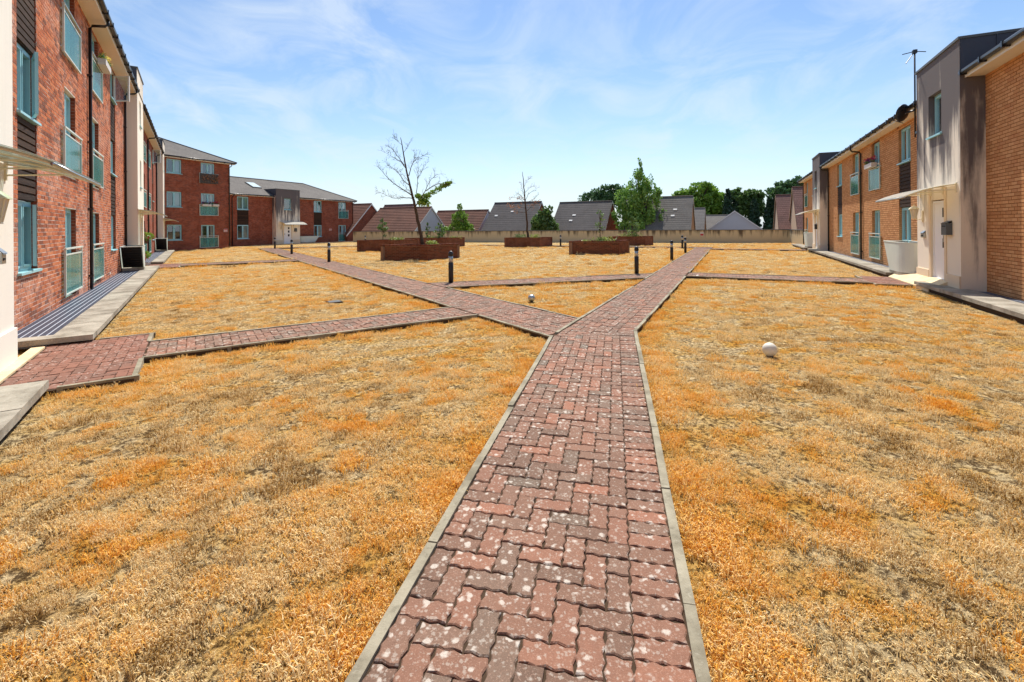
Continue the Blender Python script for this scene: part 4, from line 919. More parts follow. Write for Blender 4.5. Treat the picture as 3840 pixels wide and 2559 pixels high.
# ------------------------------------------------------------ bollard lights
bm_ = MB().lathe((0, 0, 0), [(0.075, -0.05), (0.075, 0.62), (0.07, 0.625)], 14).mesh('post', smooth=True); bm_.materials.append(M['black_plastic'])
bl_ = MB().lathe((0, 0, 0), [(0.066, 0.626), (0.066, 0.83)], 14).mesh('lens', smooth=True); bl_.materials.append(M['steel'])
bc_ = MB().lathe((0, 0, 0), [(0.078, 0.831), (0.078, 0.87), (0.072, 0.915), (0.055, 0.95), (0.03, 0.972), (0.004, 0.98)], 14).mesh('cap', smooth=True); bc_.materials.append(M['black_plastic'])
bolls = [((-1.84, 14.0), 'black bollard light where the left path meets the cross path'), ((4.31, 16.2), 'black bollard light where the cross path meets the right path'), ((7.82, 22.9), 'second black bollard light along the right path after the cross path'), ((10.75, 29.0), 'third black bollard light along the right path after the cross path'), ((12.75, 35.0), 'black bollard light at the far end of the right path'),
         ((-8.98, 22.9), 'second black bollard light along the left path after the cross path'), ((-14.3, 30.3), 'third black bollard light along the left path after the cross path'), ((-19.6, 38.6), 'black bollard light at the far end of the left path near the stair tower'), ((4.15, 40.0), 'black bollard light beside the planter with the half dead tree'), ((-14.2, 45.2), 'black bollard light behind the planter with the upright shrub')]
for (x, y), lb in bolls:
    B = thing('bollard_light', lb, 'bollard', (x, y, -0.03), 'bollard lights along the paths')
    for nm, me in (('post', bm_), ('lens', bl_), ('cap', bc_)): inst(me, nm, B, (x, y, -0.03))

# ------------------------------------------------------------ ventilation hoods
def hood(F, label, s_tower, dirn, nw, nf, h=0.98, L=2.1, z0=0.1):
    """box hood: curved end beside the tower, sloping grille end away from it"""
    T = thing('ventilation_hood', label, 'vent', F.p(s_tower+dirn*L/2, (nw+nf)/2, z0), 'basement ventilation hoods'); S = lambda x: s_tower+dirn*x
    w = nf-nw; plan = [(0.06, nw+0.12)]
    for k in range(9):
        a = math.pi/2*k/8; plan.append((0.10+0.75*(1-math.cos(a)), nw+0.12+(w-0.12)*math.sin(a)))
    top = plan+[(L, nf), (L, nw), (0.06, nw)]; bot = plan+[(L-0.6, nf), (L-0.6, nw), (0.06, nw)]
    m = MB(); n = len(top)
    for k in range(n):
        k2 = (k+1) % n
        if k == n-3: continue
        m.face([F.p(S(bot[k][0]), bot[k][1], z0+0.1), F.p(S(bot[k2][0]), bot[k2][1], z0+0.1), F.p(S(top[k2][0]), top[k2][1], z0+h), F.p(S(top[k][0]), top[k][1], z0+h)])
    m.build('casing', 'galvanised', T)
    g = MB(); k = n-3; g.face([F.p(S(bot[k][0]-0.02), bot[k][1]-0.03, z0+0.12), F.p(S(bot[k+1][0]-0.02), bot[k+1][1]+0.03, z0+0.12), F.p(S(top[k+1][0]-0.02), top[k+1][1]+0.03, z0+h-0.02), F.p(S(top[k][0]-0.02), top[k][1]-0.03, z0+h-0.02)]); g.build('grille', 'grille', T)
    for q in range(1, 9):
        f = q/9; x = L-0.6+0.6*f; MB().tube([F.p(S(x), nw+0.04, z0+0.1+(h-0.1)*f), F.p(S(x), nf-0.04, z0+0.1+(h-0.1)*f)], 0.012, 4).build('louvre', 'grille', T)
    MB().prism([F.p(S(x), y)[:2] for x, y in bot], z0-0.05, z0+0.1).build('plinth', 'coping', T)
    r = MB()
    for k in range(n): r.tube([F.p(S(top[k][0]), top[k][1], z0+h), F.p(S(top[(k+1) % n][0]), top[(k+1) % n][1], z0+h)], 0.014, 5)
    r.build('rim', 'galvanised', T)
hood(FL, 'steel ventilation hood with black sloping grille against the near red brick wall', 24.15, -1, NLW+0.03, -1.62, 0.92, 2.0)
hood(FL, 'small steel ventilation hood with black grille near the brick corner block', 42.55, -1, NLW+0.03, -1.62, 0.92, 2.0)
hood(FR, 'pale curved metal ventilation hood beside the white door of the buff flats', 17.2, 1, NRW+0.03, -4.58, 1.0, 2.2)
hood(FR, 'pale metal ventilation hood by the far stair tower of the buff flats', 36.5, 1, NRW+0.03, -4.58, 1.0, 2.2)
hood(FW, 'grey metal ventilation hood beside the stained tower of the brick wing', 37.4, 1, NWG+0.03, -43.85, 0.75, 2.6, 0.0)

# ------------------------------------------------------------ things fixed to the walls
def lantern(F, n, s, z, label):
    T = thing('wall_lantern', label, 'lantern', F.p(s, n, z)); 
    MB().box(F, s-0.05, s+0.05, n, n+0.025, z-0.22, z+0.1).build('backplate', 'cream_metal', T)
    MB().tube([F.p(s, n+0.02, z-0.12), F.p(s, n+0.12, z-0.16), F.p(s, n+0.19, z-0.1)], 0.014, 6).build('arm', 'cream_metal', T)
    c = F.p(s, n+0.19, z); MB().lathe(c, [(0.05, -0.1), (0.095, 0.14)], 6).build('glass_body', 'box_white', T)
    m = MB()
    for k in range(6):
        a = 2*math.pi*k/6; m.tube([(c[0]+0.053*math.cos(a), c[1]+0.053*math.sin(a), c[2]-0.1), (c[0]+0.099*math.cos(a), c[1]+0.099*math.sin(a), c[2]+0.14)], 0.008, 4)
    m.build('cage', 'cream_metal', T); MB().lathe(c, [(0.06, -0.12), (0.055, -0.1)], 6).build('base_ring', 'cream_metal', T)
    MB().lathe(c, [(0.13, 0.14), (0.12, 0.155), (0.05, 0.22), (0.02, 0.235), (0.02, 0.26), (0.002, 0.27)], 10).build('cap', 'cream_metal', T)
lantern(FL, -1.9, 7.02, 1.84, 'cream lantern under the canopy of the near red brick flats')
lantern(FR, -4.83, 16.72, 1.93, 'cream lantern beside the white door of the buff brick flats')
def wbox(name, F, n, s0, s1, z0, z1, d, mat, label, cat, slot=True):
    T = thing(name, label, cat, F.p((s0+s1)/2, n, z0)); m = MB().box(F, s0, s1, n+0.001, n+d, z0, z1-0.03); P = [F.p(a, b, z) for a, b, z in ((s0, n+0.001, z1+0.03), (s1, n+0.001, z1+0.03), (s1, n+d+0.015, z1-0.035), (s0, n+d+0.015, z1-0.035))]
    m.build('body', mat, T); l = MB(); l.face(P); l.face([(p[0], p[1], p[2]-0.012) for p in P]); l.build('lid', mat, T)
    if slot: MB().box(F, s0+0.04, s1-0.04, n+d, n+d+0.006, z1-0.12, z1-0.09).build('slot', 'grille', T)
wbox('letter_box', FR, -4.83, 14.78, 15.08, 1.38, 1.70, 0.12, 'capping', 'dark grey letter box right of the white door', 'letter box')
wbox('entry_phone', FR, -4.83, 16.5, 16.72, 1.28, 1.44, 0.05, 'steel', 'small steel entry phone left of the white door', 'intercom')
wbox('entry_phone', FL, -1.9, 7.8, 7.95, 1.26, 1.42, 0.05, 'steel', 'small steel entry phone below the cream lantern of the red flats', 'intercom')
wbox('letter_box', FW, NTF, 36.55, 36.85, 1.3, 1.68, 0.12, 'capping', 'small dark letter box on the stained wing tower', 'letter box')
wbox('letter_box', FR, -4.83, 34.5, 34.8, 1.38, 1.72, 0.13, 'black_plastic', 'black letter box on the far stair tower of the buff flats', 'letter box')
lantern(FW, NTF, 34.9, 1.75, 'white lantern on the stained tower of the brick wing')
# satellite dish and aerial
AT = thing('aerial', 'thin television aerial on a tall pole fixed to the stained tower', 'aerial', FR.p(17.45, -4.88, 4.2))
MB().tube([FR.p(17.45, -4.88, 4.2), FR.p(17.45, -4.88, 6.75)], 0.022, 8).build('pole', 'black_plastic', AT, smooth=True)
m = MB().box(FR, 17.39, 17.51, -4.93, -4.83, 6.66, 6.76); c0 = Vector(FR.p(17.45, -4.88, 6.72))
m.tube([c0, c0+Vector((-0.36, 0.0, -0.09))], 0.013, 5); m.tube([c0, c0+Vector((0.33, 0.0, -0.01))], 0.013, 5); m.tube([c0, c0+Vector((-0.36, -0.12, -0.40))], 0.013, 5); m.build('antenna', 'black_plastic', AT)
MB().box(FR, 17.15, 17.47, -4.93, -4.87, 4.3, 4.36).build('bracket', 'black_plastic', AT)
DT = thing('satellite_dish', 'round black satellite dish mounted beside the weathered cream tower', 'satellite dish', FR.p(17.45, -4.88, 5.0))
ctr = Vector(FR.p(17.55, -4.63, 4.96)); ax = Vector((-0.29, 0.92, 0.3)).normalized(); ua = ax.cross(Vector((0, 0, 1))).normalized(); ub = ax.cross(ua)
m = MB(); R_ = 0.26; rings = [(0.02, -0.075), (0.09, -0.066), (0.17, -0.04), (0.23, -0.01), (R_, 0.02), (R_, 0.032), (0.23, 0.002), (0.17, -0.026), (0.09, -0.054), (0.02, -0.062)]
for r, d in rings: m.v += [tuple(ctr+ax*d+(ua*math.cos(2*math.pi*j/20)+ub*math.sin(2*math.pi*j/20))*r) for j in range(20)]
for k in range(len(rings)-1):
    for j in range(20): m.f.append((k*20+j, k*20+(j+1) % 20, k*20+20+(j+1) % 20, k*20+20+j)); m.uv.append([(0, 0)]*4)
m.build('dish', 'black_plastic', DT, smooth=True)
MB().tube([ctr-ax*0.06, Vector(FR.p(17.45, -4.88, 5.0))], 0.03, 6).build('mount', 'black_plastic', DT)
lnb = ctr+ax*0.42-Vector((0, 0, 0.22)); A_ = MB().tube([ctr-Vector((0, 0, 0.3)), lnb], 0.012, 5); A_.tube([lnb, lnb-ax*0.1+Vector((0, 0, 0.05))], 0.038, 8); A_.build('receiver_arm', 'black_plastic', DT)
# small plates
def plate(F, n, s, z, w, h, label):
    T = thing('sign', label, 'sign', F.p(s, n, z)); MB().box(F, s-w/2, s+w/2, n+0.002, n+0.012, z, z+h).build('plate', 'box_white', T)
    MB().box(F, s-w/2+0.02, s+w/2-0.02, n+0.012, n+0.015, z+h*0.58, z+h*0.9).build('print', 'red_print', T)
    MB().box(F, s-w/2+0.03, s+w/2-0.03, n+0.012, n+0.015, z+h*0.16, z+h*0.32).build('print', 'red_print', T)
plate(FW, NC, 26.05, 1.4, 0.32, 0.26, 'small red and white sign on the three storey corner block'); plate(FW, NWG, 42.3, 1.38, 0.4, 0.24, 'small red and white sign on the two storey brick wing')
plate(FB, nb-0.014-0.0, FB.sn(17.9, 46.8)[0], 0.55, 0.38, 0.5, 'small white and red sign on the boundary wall') if False else None
ps = FB.sn(18.9, 46.5)[0]
T = thing('sign', 'small white and red sign on the rendered boundary wall', 'sign', FB.p(ps, nb, 0.6)); MB().box(FB, ps-0.17, ps+0.17, nb-0.014, nb-0.003, 0.62, 1.02).build('plate', 'box_white', T); MB().box(FB, ps-0.14, ps+0.14, nb-0.018, nb-0.014, 0.66, 0.84).build('print', 'red_print', T)

# ------------------------------------------------------------ plants
def leaves(mb, c, rad, n, size, rng, flat=0.0, shell=0.5, droop=0.0):
    """leaf-sized quads in an ellipsoid"""
    c = np.array(c); rad = np.array(rad)
    P = rng.normal(size=(n, 3)); P /= np.linalg.norm(P, axis=1)[:, None]; P *= (shell+(1-shell)*rng.random(n)[:, None])**0.6; P = c+P*rad
    A = rng.normal(size=(n, 3)); A[:, 2] -= droop; A /= np.linalg.norm(A, axis=1)[:, None]
    B = rng.normal(size=(n, 3)); B[:, 2] *= 1-flat; B -= (B*A).sum(1)[:, None]*A; B /= np.linalg.norm(B, axis=1)[:, None]
    sz = size*(0.6+0.8*rng.random(n))[:, None]; A = A*sz; B = B*sz*0.55; i = len(mb.v)
    V = np.stack([P-A, P-B*0.9+A*0.1, P+A, P+B*0.9+A*0.1], 1).reshape(-1, 3); mb.v += [tuple(v) for v in V]
    for k in range(n): mb.f.append((i+4*k, i+4*k+1, i+4*k+2, i+4*k+3)); mb.uv.append([(0, 0)]*4)
def build_leaves(mb, name, mat, parent):
    m = bpy.data.meshes.new(name); off = base_of(parent); m.from_pydata((np.array(mb.v)-np.array(off)).tolist(), [], mb.f); m.materials.append(M[mat]); o = bpy.data.objects.new(name, m); C.objects.link(o); o.parent = parent; return o
def tree(name, label, base, height, blobs, leafmat, n, size, barkmat='bark', trunk_r=0.16, cat='tree', seed=1, droop=0.0, clump=0.32, group=None, lean=(0, 0), limbs=7):
    """blobs = [(dx, dy, z, rx, ry, rz)] relative to the base: each is filled with leafy clumps"""
    rng = np.random.default_rng(seed); T = thing(name, label, cat, base, group); b = Vector(base)
    vol = [r[3]*r[4]*r[5] for r in blobs]; tv = sum(vol); mb = MB(); tops = []
    tk = MB(); pts = [b+Vector((lean[0]*f, lean[1]*f, height*0.82*f)) for f in (0, 0.25, 0.5, 0.75, 1)]; pts = [p+Vector((rng.normal()*0.05, rng.normal()*0.05, 0))*height*0.12 for p in pts]; pts[0] = b; tk.tube(pts, [trunk_r, trunk_r*0.8, trunk_r*0.6, trunk_r*0.35, trunk_r*0.1], 8)
    for (dx, dy, z, rx, ry, rz), v in zip(blobs, vol):
        k = max(14, int(70*(v/tv)**0.7*len(blobs)**0.4)); m = int(n*v/tv)
        for _ in range(k):
            q = rng.normal(size=3); q /= np.linalg.norm(q); q *= (0.35+0.65*rng.random())**0.5
            c = np.array([b.x+dx+q[0]*rx*0.95, b.y+dy+q[1]*ry*0.95, b.z+z+q[2]*rz*0.95]); s = clump*(0.45+0.85*rng.random())
            leaves(mb, c, (s*rx, s*ry, s*rz*(1.0+droop)), int(m/k*(0.6+0.8*rng.random())), size, rng, 0.3, 0.3, droop)
            if len(tops) < limbs*len(blobs) and rng.random() < 0.5: tops.append(c)
        for c in tops[-limbs:]:
            f = min(0.9, max(0.12, (c[2]-b.z)/height-0.25)); p0 = pts[0].lerp(pts[-1], f); p1 = Vector(c); mid = p0.lerp(p1, 0.5)+Vector((0, 0, 0.06*height*rng.random())); tk.tube([p0, mid, p1], [trunk_r*0.35*(1-f*0.5), trunk_r*0.2, trunk_r*0.06], 5)
    tk.build('trunk', barkmat, T, smooth=True); build_leaves(mb, 'crown', leafmat, T); return T
G0 = -3.0
tree('birch_tree', 'tall green birch with drooping foliage just behind the boundary wall', (14.6, 54, G0), 12.0,
     [(0.1, 0, 11.0, 0.55, 0.6, 1.2), (0.25, 0, 9.6, 1.25, 1.2, 1.4), (-0.9, 0, 7.6, 1.7, 1.5, 1.6), (1.1, 0, 8.0, 1.6, 1.5, 1.5), (-1.7, 0, 5.4, 1.3, 1.3, 1.6), (0.2, 0, 5.6, 1.9, 1.6, 1.9), (1.8, 0, 5.4, 1.3, 1.3, 1.6), (2.9, 0, 5.0, 0.95, 1.0, 1.5)], 'leaf_birch', 15000, 0.15, 'bark_grey', 0.18, seed=3, droop=0.7, clump=0.27)
tree('young_tree', 'light green young tree with airy foliage behind the wall', (-6.4, 57, G0), 7.4, [(0.0, 0, 6.9, 0.45, 0.5, 0.6), (0, 0, 5.6, 1.0, 1.0, 1.0), (-0.1, 0, 4.5, 1.25, 1.1, 1.1), (1.2, 0, 4.2, 0.8, 0.8, 0.8), (-1.6, 0, 4.2, 0.7, 0.8, 0.6)], 'leaf_bright', 5200, 0.13, trunk_r=0.09, seed=5, clump=0.36)
tree('bushy_tree', 'rounded olive green bush between two slate roofs', (3.75, 54.5, G0), 7.0, [(0.2, 0, 5.9, 0.8, 0.9, 0.9), (-0.4, 0, 5.0, 1.1, 1.1, 1.0), (0.5, 0, 4.6, 1.1, 1.1, 1.1), (0.7, 0, 6.6, 0.35, 0.4, 0.5)], 'leaf_mid', 7500, 0.14, trunk_r=0.1, seed=8, clump=0.36)
tree('oak_tree', 'dark green domed tree seen over the slate roofs', (21.0, 112, G0), 14.6, [(-1.6, 0, 11.0, 3.4, 3, 2.6), (3.0, 0, 12.6, 3.6, 3, 2.2), (6.0, 0, 11.0, 2.6, 3, 2.2)], 'leaf_dark', 7500, 0.32, trunk_r=0.35, seed=10, clump=0.3)
tree('lime_tree', 'broad bright green tree behind the grey roofed bungalow', (38.0, 95, G0), 14.2, [(-2.6, 0, 10.2, 2.6, 2.6, 2.0), (0.6, 0, 11.2, 3.2, 3, 2.4), (3.2, 0, 9.4, 2.4, 2.6, 2.6), (1.0, 0, 8.0, 4.0, 3, 2.2), (5.0, 0, 7.6, 1.8, 2, 2.2)], 'leaf_bright', 11000, 0.34, trunk_r=0.35, seed=12, clump=0.3)
tree('broad_tree', 'mid green tree standing among the dark conifers', (44.5, 92, G0), 12.6, [(0, 0, 10.4, 1.7, 2, 1.6), (0.3, 0, 8.2, 2.2, 2, 2.2)], 'leaf_mid', 5600, 0.3, trunk_r=0.25, seed=14, clump=0.34)
tree('broad_tree', 'green tree with rounded top next to the two red tiled roofs', (47.6, 92, G0), 12.4, [(0, 0, 10.4, 1.6, 2, 1.5), (-0.2, 0, 8.2, 2.2, 2, 2.2)], 'leaf_mid', 5600, 0.3, trunk_r=0.25, seed=15, clump=0.34)
tree('broad_tree', 'green tree crown showing above the two red tiled roofs', (46.5, 80, G0), 12.0, [(0, 0, 10.4, 2.4, 2, 1.6), (2.6, 0, 11.4, 2.0, 2, 1.4)], 'leaf_dark', 5000, 0.3, trunk_r=0.25, seed=16, clump=0.34)
for i, (x, y, h, lb) in enumerate([(41.6, 90, 11.7, 'dark pointed conifer beside the bright green tree'), (43.4, 91, 9.6, 'shorter dark conifer behind the white gable'), (46.2, 89, 9.8, 'dark dense conifer in the middle of the conifer row'), (48.6, 88, 10.2, 'dark conifer right of the middle of the conifer row'), (49.6, 88, 11.3, 'tall dark conifer at the red roof end of the row'), (50.8, 87, 11.0, 'dark conifer half hidden by the red tiled roofs')]):
    rng = np.random.default_rng(40+i); T = thing('conifer_tree', lb, 'tree', (x, y, G0), 'row of dark conifers'); MB().tube([(x, y, G0), (x, y, G0+h*0.97)], [0.2, 0.03], 7).build('trunk', 'bark', T); mb = MB()
    for k in range(26):
        f = k/26; r = 1.55*(1-f)**0.7+0.12
        for j in range(5): a = rng.random()*6.28; leaves(mb, (x+math.cos(a)*r*0.6, y+math.sin(a)*r*0.6, G0+h*(0.08+0.92*f)), (r*0.5, r*0.5, h*0.035), 40, 0.26, rng, 0.2, 0.3, 0.6)
    build_leaves(mb, 'crown', 'leaf_conifer', T)
# bare tree in the near planter, limbs taken from its outline in metres
def limb_tree(name, label, base, scale_fn, limbs, twig, barkmat, seed, r0):
    rng = np.random.default_rng(seed); T = thing(name, label, 'tree', base); mb = MB(); tips = []
    for pts, r in limbs:
        d0 = rng.normal()*0.5 if len(pts) and r < r0*0.9 else 0.0
        P = [Vector(scale_fn(px_, py_, (d0*k/(len(pts)-1))*2.0)) for k, (px_, py_) in enumerate(pts)]
        Q = [P[0]]
        for a, b in zip(P, P[1:]):
            for f in (0.33, 0.66, 1.0): Q.append(a.lerp(b, f)+Vector(rng.normal(size=3))*0.018*(f < 1)*(a-b).length)
        n = len(Q); r *= 0.72 if r < r0*0.9 else 0.88; mb.tube(Q, [r*(1-0.85*k/(n-1)) for k in range(n)], 7 if r > 0.04 else 5)
        if r < r0*0.8:
            for k in range(2, n):
                for _ in range(twig):
                    if rng.random() < 0.85:
                        d = (Q[k]-Q[k-1]).normalized(); s = Vector(rng.normal(size=3)); s = (s-d*s.dot(d)).normalized(); e = (d*0.75+s*0.65+Vector((0, 0, 0.25))).normalized(); L = 0.16+0.34*rng.random(); m1 = Q[k]+e*L*0.55; m2 = Q[k]+e*L+Vector(rng.normal(size=3))*0.05
                        mb.tube([Q[k], m1, m2], [0.006, 0.005, 0.003], 4, False); tips.append(m2)
                        for __ in range(2):
                            t2 = m1+(e*0.6+Vector(rng.normal(size=3))*0.5).normalized()*L*0.5; mb.tube([m1, t2], [0.005, 0.003], 3, False); tips.append(t2)
    mb.build('trunk', barkmat, T, smooth=True); return T, tips, rng
def z6(a, b, d=0.0, D=25.2):
    x = 1300+a*0.3826; y = 480+b*0.3826; Y = D+d; u = x-1920; v = y-852; return ((u-0.007*v)/FPX*Y, Y, HC-(v+0.007*u)/FPX*Y)
b0 = z6(742, 1140)
LIM = [([(742, 1150), (715, 1000), (690, 860), (665, 755), (640, 650), (610, 520), (585, 420), (565, 300), (545, 180), (528, 95)], 0.115), ([(635, 660), (560, 610), (450, 535), (370, 455), (320, 395)], 0.045), ([(640, 690), (560, 685), (470, 690), (390, 665), (305, 620)], 0.035), ([(610, 560), (560, 520), (505, 440), (450, 390), (400, 365)], 0.035),
       ([(575, 390), (530, 330), (460, 290), (380, 245)], 0.035), ([(570, 370), (510, 290), (460, 220), (415, 180)], 0.03), ([(610, 470), (630, 390), (655, 335), (700, 300), (770, 260)], 0.035), ([(650, 345), (660, 290), (668, 245)], 0.02), ([(680, 640), (695, 560), (690, 470), (700, 370)], 0.032), ([(695, 490), (740, 420), (785, 345)], 0.028),
       ([(672, 775), (720, 700), (770, 620), (830, 500), (880, 460)], 0.045), ([(770, 620), (830, 580), (900, 545), (960, 560), (1025, 525)], 0.035), ([(780, 660), (850, 620), (910, 590)], 0.025), ([(545, 170), (500, 130), (470, 105)], 0.016), ([(560, 240), (600, 190), (615, 150)], 0.016), ([(600, 520), (560, 470), (520, 410)], 0.022), ([(640, 620), (590, 600), (550, 550)], 0.02)]
T, tips, rng = limb_tree('bare_tree', 'tall leaning nearly leafless tree in the near planter', b0, z6, LIM, 2, 'bark', 21, 0.115)
mb = MB()
for (a, b, n, r) in [(760, 690, 130, 0.30), (740, 730, 110, 0.28), (700, 670, 50, 0.2), (800, 660, 60, 0.2), (950, 565, 70, 0.2), (990, 550, 60, 0.17), (1018, 535, 30, 0.1), (900, 600, 40, 0.2), (850, 630, 36, 0.2), (790, 740, 40, 0.2)]:
    c = z6(a, b, rng.normal()*0.15); leaves(mb, c, (r, r, r*0.8), int(n*2.2), 0.065, rng, 0.2, 0.2)
for p in tips:
    if rng.random() < 0.3: leaves(mb, tuple(p), (0.03, 0.03, 0.03), 1, 0.03, rng)
build_leaves(mb, 'foliage', 'leaf_bright', T)
zz = lambda a, b, d=0.0: z6(a, b, d, 40.0)
LIM2 = [([(1778, 1085), (1770, 960), (1762, 850), (1752, 760), (1745, 650), (1735, 550), (1728, 480), (1722, 430)], 0.11), ([(1750, 730), (1715, 670), (1670, 630)], 0.035), ([(1745, 690), (1720, 600), (1705, 540)], 0.03), ([(1752, 720), (1780, 650), (1850, 600)], 0.035), ([(1750, 740), (1700, 700), (1630, 675)], 0.03), ([(1755, 740), (1830, 700), (1875, 655)], 0.03), ([(1742, 640), (1790, 590), (1830, 570)], 0.025), ([(1760, 830), (1690, 830), (1610, 780)], 0.03), ([(1760, 820), (1820, 760), (1870, 740)], 0.03), ([(1760, 800), (1690, 770), (1600, 745)], 0.025), ([(1738, 580), (1765, 520), (1800, 490)], 0.02)]
T, tips, rng = limb_tree('half_dead_tree', 'small half dead tree with brown lower twigs in a far planter', zz(1778, 1085), zz, LIM2, 2, 'bark', 23, 0.11)
mb = MB()
for p in tips:
    if p.z < 4.2 and rng.random() < 0.75: leaves(mb, tuple(p), (0.12, 0.12, 0.1), 4, 0.05, rng)
    elif rng.random() < 0.25: leaves(mb, tuple(p), (0.05, 0.05, 0.05), 1, 0.04, rng)
build_leaves(mb, 'dead_foliage', 'leaf_dead', T)
def shrub(label, cx, cy, z, h, r, mat, n, size, seed, stem=0.25, name='shrub', blobs=5):
    rng = np.random.default_rng(seed); T = thing(name, label, 'plant', (cx, cy, z)); st = MB(); mb = MB(); st.tube([(cx, cy, z-0.05), (cx+0.02, cy, z+h*0.5), (cx-0.02, cy, z+h*0.95)], [0.03, 0.02, 0.006], 6)
    for k in range(blobs*3):
        f = stem+(1-stem)*rng.random(); w = r*math.sin(math.pi*min(1, max(0.08, (f-stem)/(1-stem)*0.86+0.12)))**0.7; a = rng.random()*6.28; c = (cx+math.cos(a)*w*0.6, cy+math.sin(a)*w*0.6, z+h*f)
        st.tube([(cx, cy, z+h*f*0.75), c], [0.012, 0.004], 4); leaves(mb, c, (w*0.45, w*0.45, h*0.09), n//(blobs*3), size, rng, 0.2, 0.2)
    st.build('stem', 'bark', T); build_leaves(mb, 'foliage', mat, T)
zp = 0.66
shrub('upright glossy shrub in the planter partly hidden by another', -9.6, 34.7, zp, 1.65, 0.45, 'leaf_mid', 360, 0.07, 51, 0.15)
shrub('narrow upright shrub in the planter behind the bare tree', -7.3, 40.6, zp, 1.5, 0.26, 'leaf_dark', 260, 0.07, 52, 0.1)
shrub('bushier shrub beside the narrow one in the planter behind', -6.35, 41.0, zp, 1.35, 0.62, 'leaf_mid', 420, 0.08, 53, 0.1)
shrub('thin sapling with small grey green leaves', PL['b'][0]+0.0, PL['b'][1], zp, 2.0, 0.42, 'leaf_mid', 260, 0.055, 54, 0.35)
shrub('bushy grey green shrub in the planter by the birch', 10.6, 41.3, zp, 1.85, 0.75, 'leaf_mid', 560, 0.08, 55, 0.12)
def cover(label, cx, cy, rx, ry, h, n, seed, mat='leaf_pale', z=0.66, size=0.06):
    rng = np.random.default_rng(seed); T = thing('ground_cover_plant', label, 'plant', (cx, cy, z)); mb = MB()
    for k in range(5): leaves(mb, (cx+rng.normal()*rx*0.4, cy+rng.normal()*ry*0.4, z+h*0.35), (rx*0.6, ry*0.6, h*0.6), n//5, size, rng, 0.4, 0.1)
    st = MB()
    for k in range(6): a = rng.random()*6.28; st.tube([(cx, cy, z-0.03), (cx+math.cos(a)*rx*0.5, cy+math.sin(a)*ry*0.5, z+h*0.4)], 0.008, 4)
    st.build('stem', 'leaf_mid', T); build_leaves(mb, 'foliage', mat, T)
cover('pale green leafy mound at the foot of the bare tree', -4.35, 25.3, 0.38, 0.35, 0.32, 260, 61)
cover('pale green mound beside the upright glossy shrub', -8.6, 34.9, 0.6, 0.4, 0.34, 260, 62)
cover('lime green ground cover spreading under the thin sapling', 6.0, 29.2, 0.85, 0.4, 0.4, 420, 63)
cover('small pale rosette left of the thin sapling', 4.55, 28.95, 0.3, 0.25, 0.2, 90, 64)
cover('green mound left of the half dead tree trunk', 0.75, 40.0, 0.5, 0.4, 0.45, 200, 65, 'leaf_mid')
cover('yellow green mound right of the half dead tree trunk', 2.0, 40.1, 0.5, 0.4, 0.4, 220, 66)
cover('pale green mound left of the two shrubs planter centre', -6.9, 40.4, 0.5, 0.4, 0.35, 160, 67)
cover('pale green mound at the end of the two shrubs planter', -5.0, 41.2, 0.45, 0.4, 0.3, 140, 68)
cover('wide lime green ground cover round the bushy grey shrub', 10.5, 41.0, 1.2, 0.45, 0.45, 420, 69)
# flowers on balconies and by the doors
def flowers(F, n, s0, s1, z, label, mats, seed, box='box_white', boxh=0.17, trail=False):
    T = thing('flower_box', label, 'flower box', F.p((s0+s1)/2, n, z)); MB().box(F, s0, s1, n+0.08, n+0.26, z-boxh, z).build('trough', box, T); rng = np.random.default_rng(seed)
    for k, mt in enumerate(mats):
        mb = MB()
        for j in range(6): s = s0+(s1-s0)*rng.random(); leaves(mb, F.p(s, n+0.17, z+0.08+0.06*k), (0.14, 0.12, 0.1), 26, 0.035, rng, 0.2, 0.1)
        build_leaves(mb, 'leaf_clump' if k == 0 else 'blossom', mt, T)
flowers(FL, NLW, 17.3, 18.3, 6.47, 'white trough of yellow flowers on the top balcony of the red flats', ['leaf_mid', 'petal_yellow'], 71)
flowers(FR, NRW, 22.9, 24.0, 4.12, 'cream trough of purple flowers on a balcony of the buff flats', ['leaf_mid', 'petal_purple', 'petal_red'], 72)
flowers(FW, NC, 24.0, 24.7, 3.72, 'white trough of purple flowers on the middle corner block balcony', ['leaf_dark', 'petal_purple'], 73); flowers(FW, NC, 24.85, 25.35, 3.74, 'white trough of red flowers on the middle corner block balcony', ['leaf_dark', 'petal_red'], 74)
T = thing('willow_screen', 'grey brown leafy screen tied to the top corner block balcony', 'screen', FW.p(24.6, NC, 5.4)); rng = np.random.default_rng(75); mb = MB(); MB().box(FW, 23.86, 25.39, NC+0.075, NC+0.09, 5.46, 6.28).build('mesh_backing', 'bark_grey', T)
for k in range(30): leaves(mb, FW.p(23.9+1.45*rng.random(), NC+0.11, 5.5+0.75*rng.random()), (0.16, 0.05, 0.16), 16, 0.05, rng)
build_leaves(mb, 'foliage', 'leaf_dead', T)
def potted(F, s, n, z, label, seed, hang=False):
    T = thing('hanging_basket' if hang else 'flower_pot', label, 'plant', F.p(s, n, z)); c = F.p(s, n, z); rng = np.random.default_rng(seed); MB().lathe(c, [(0.08, 0), (0.15, 0.2), (0.16, 0.24)], 10).build('pot', 'bark' if hang else 'red_print', T); mb = MB(); leaves(mb, (c[0], c[1], c[2]+0.34), (0.34, 0.34, 0.2), 300, 0.05, rng); build_leaves(mb, 'foliage', 'leaf_bright', T)
    mb = MB(); leaves(mb, (c[0], c[1], c[2]+0.25), (0.3, 0.3, 0.16), 40, 0.04, rng); build_leaves(mb, 'blossom', 'petal_red', T)
    if hang: MB().tube([(c[0], c[1], c[2]+0.2), (c[0], c[1], c[2]+0.7), F.p(s, n-0.42, z+0.7)], 0.012, 5).build('bracket', 'black_plastic', T)
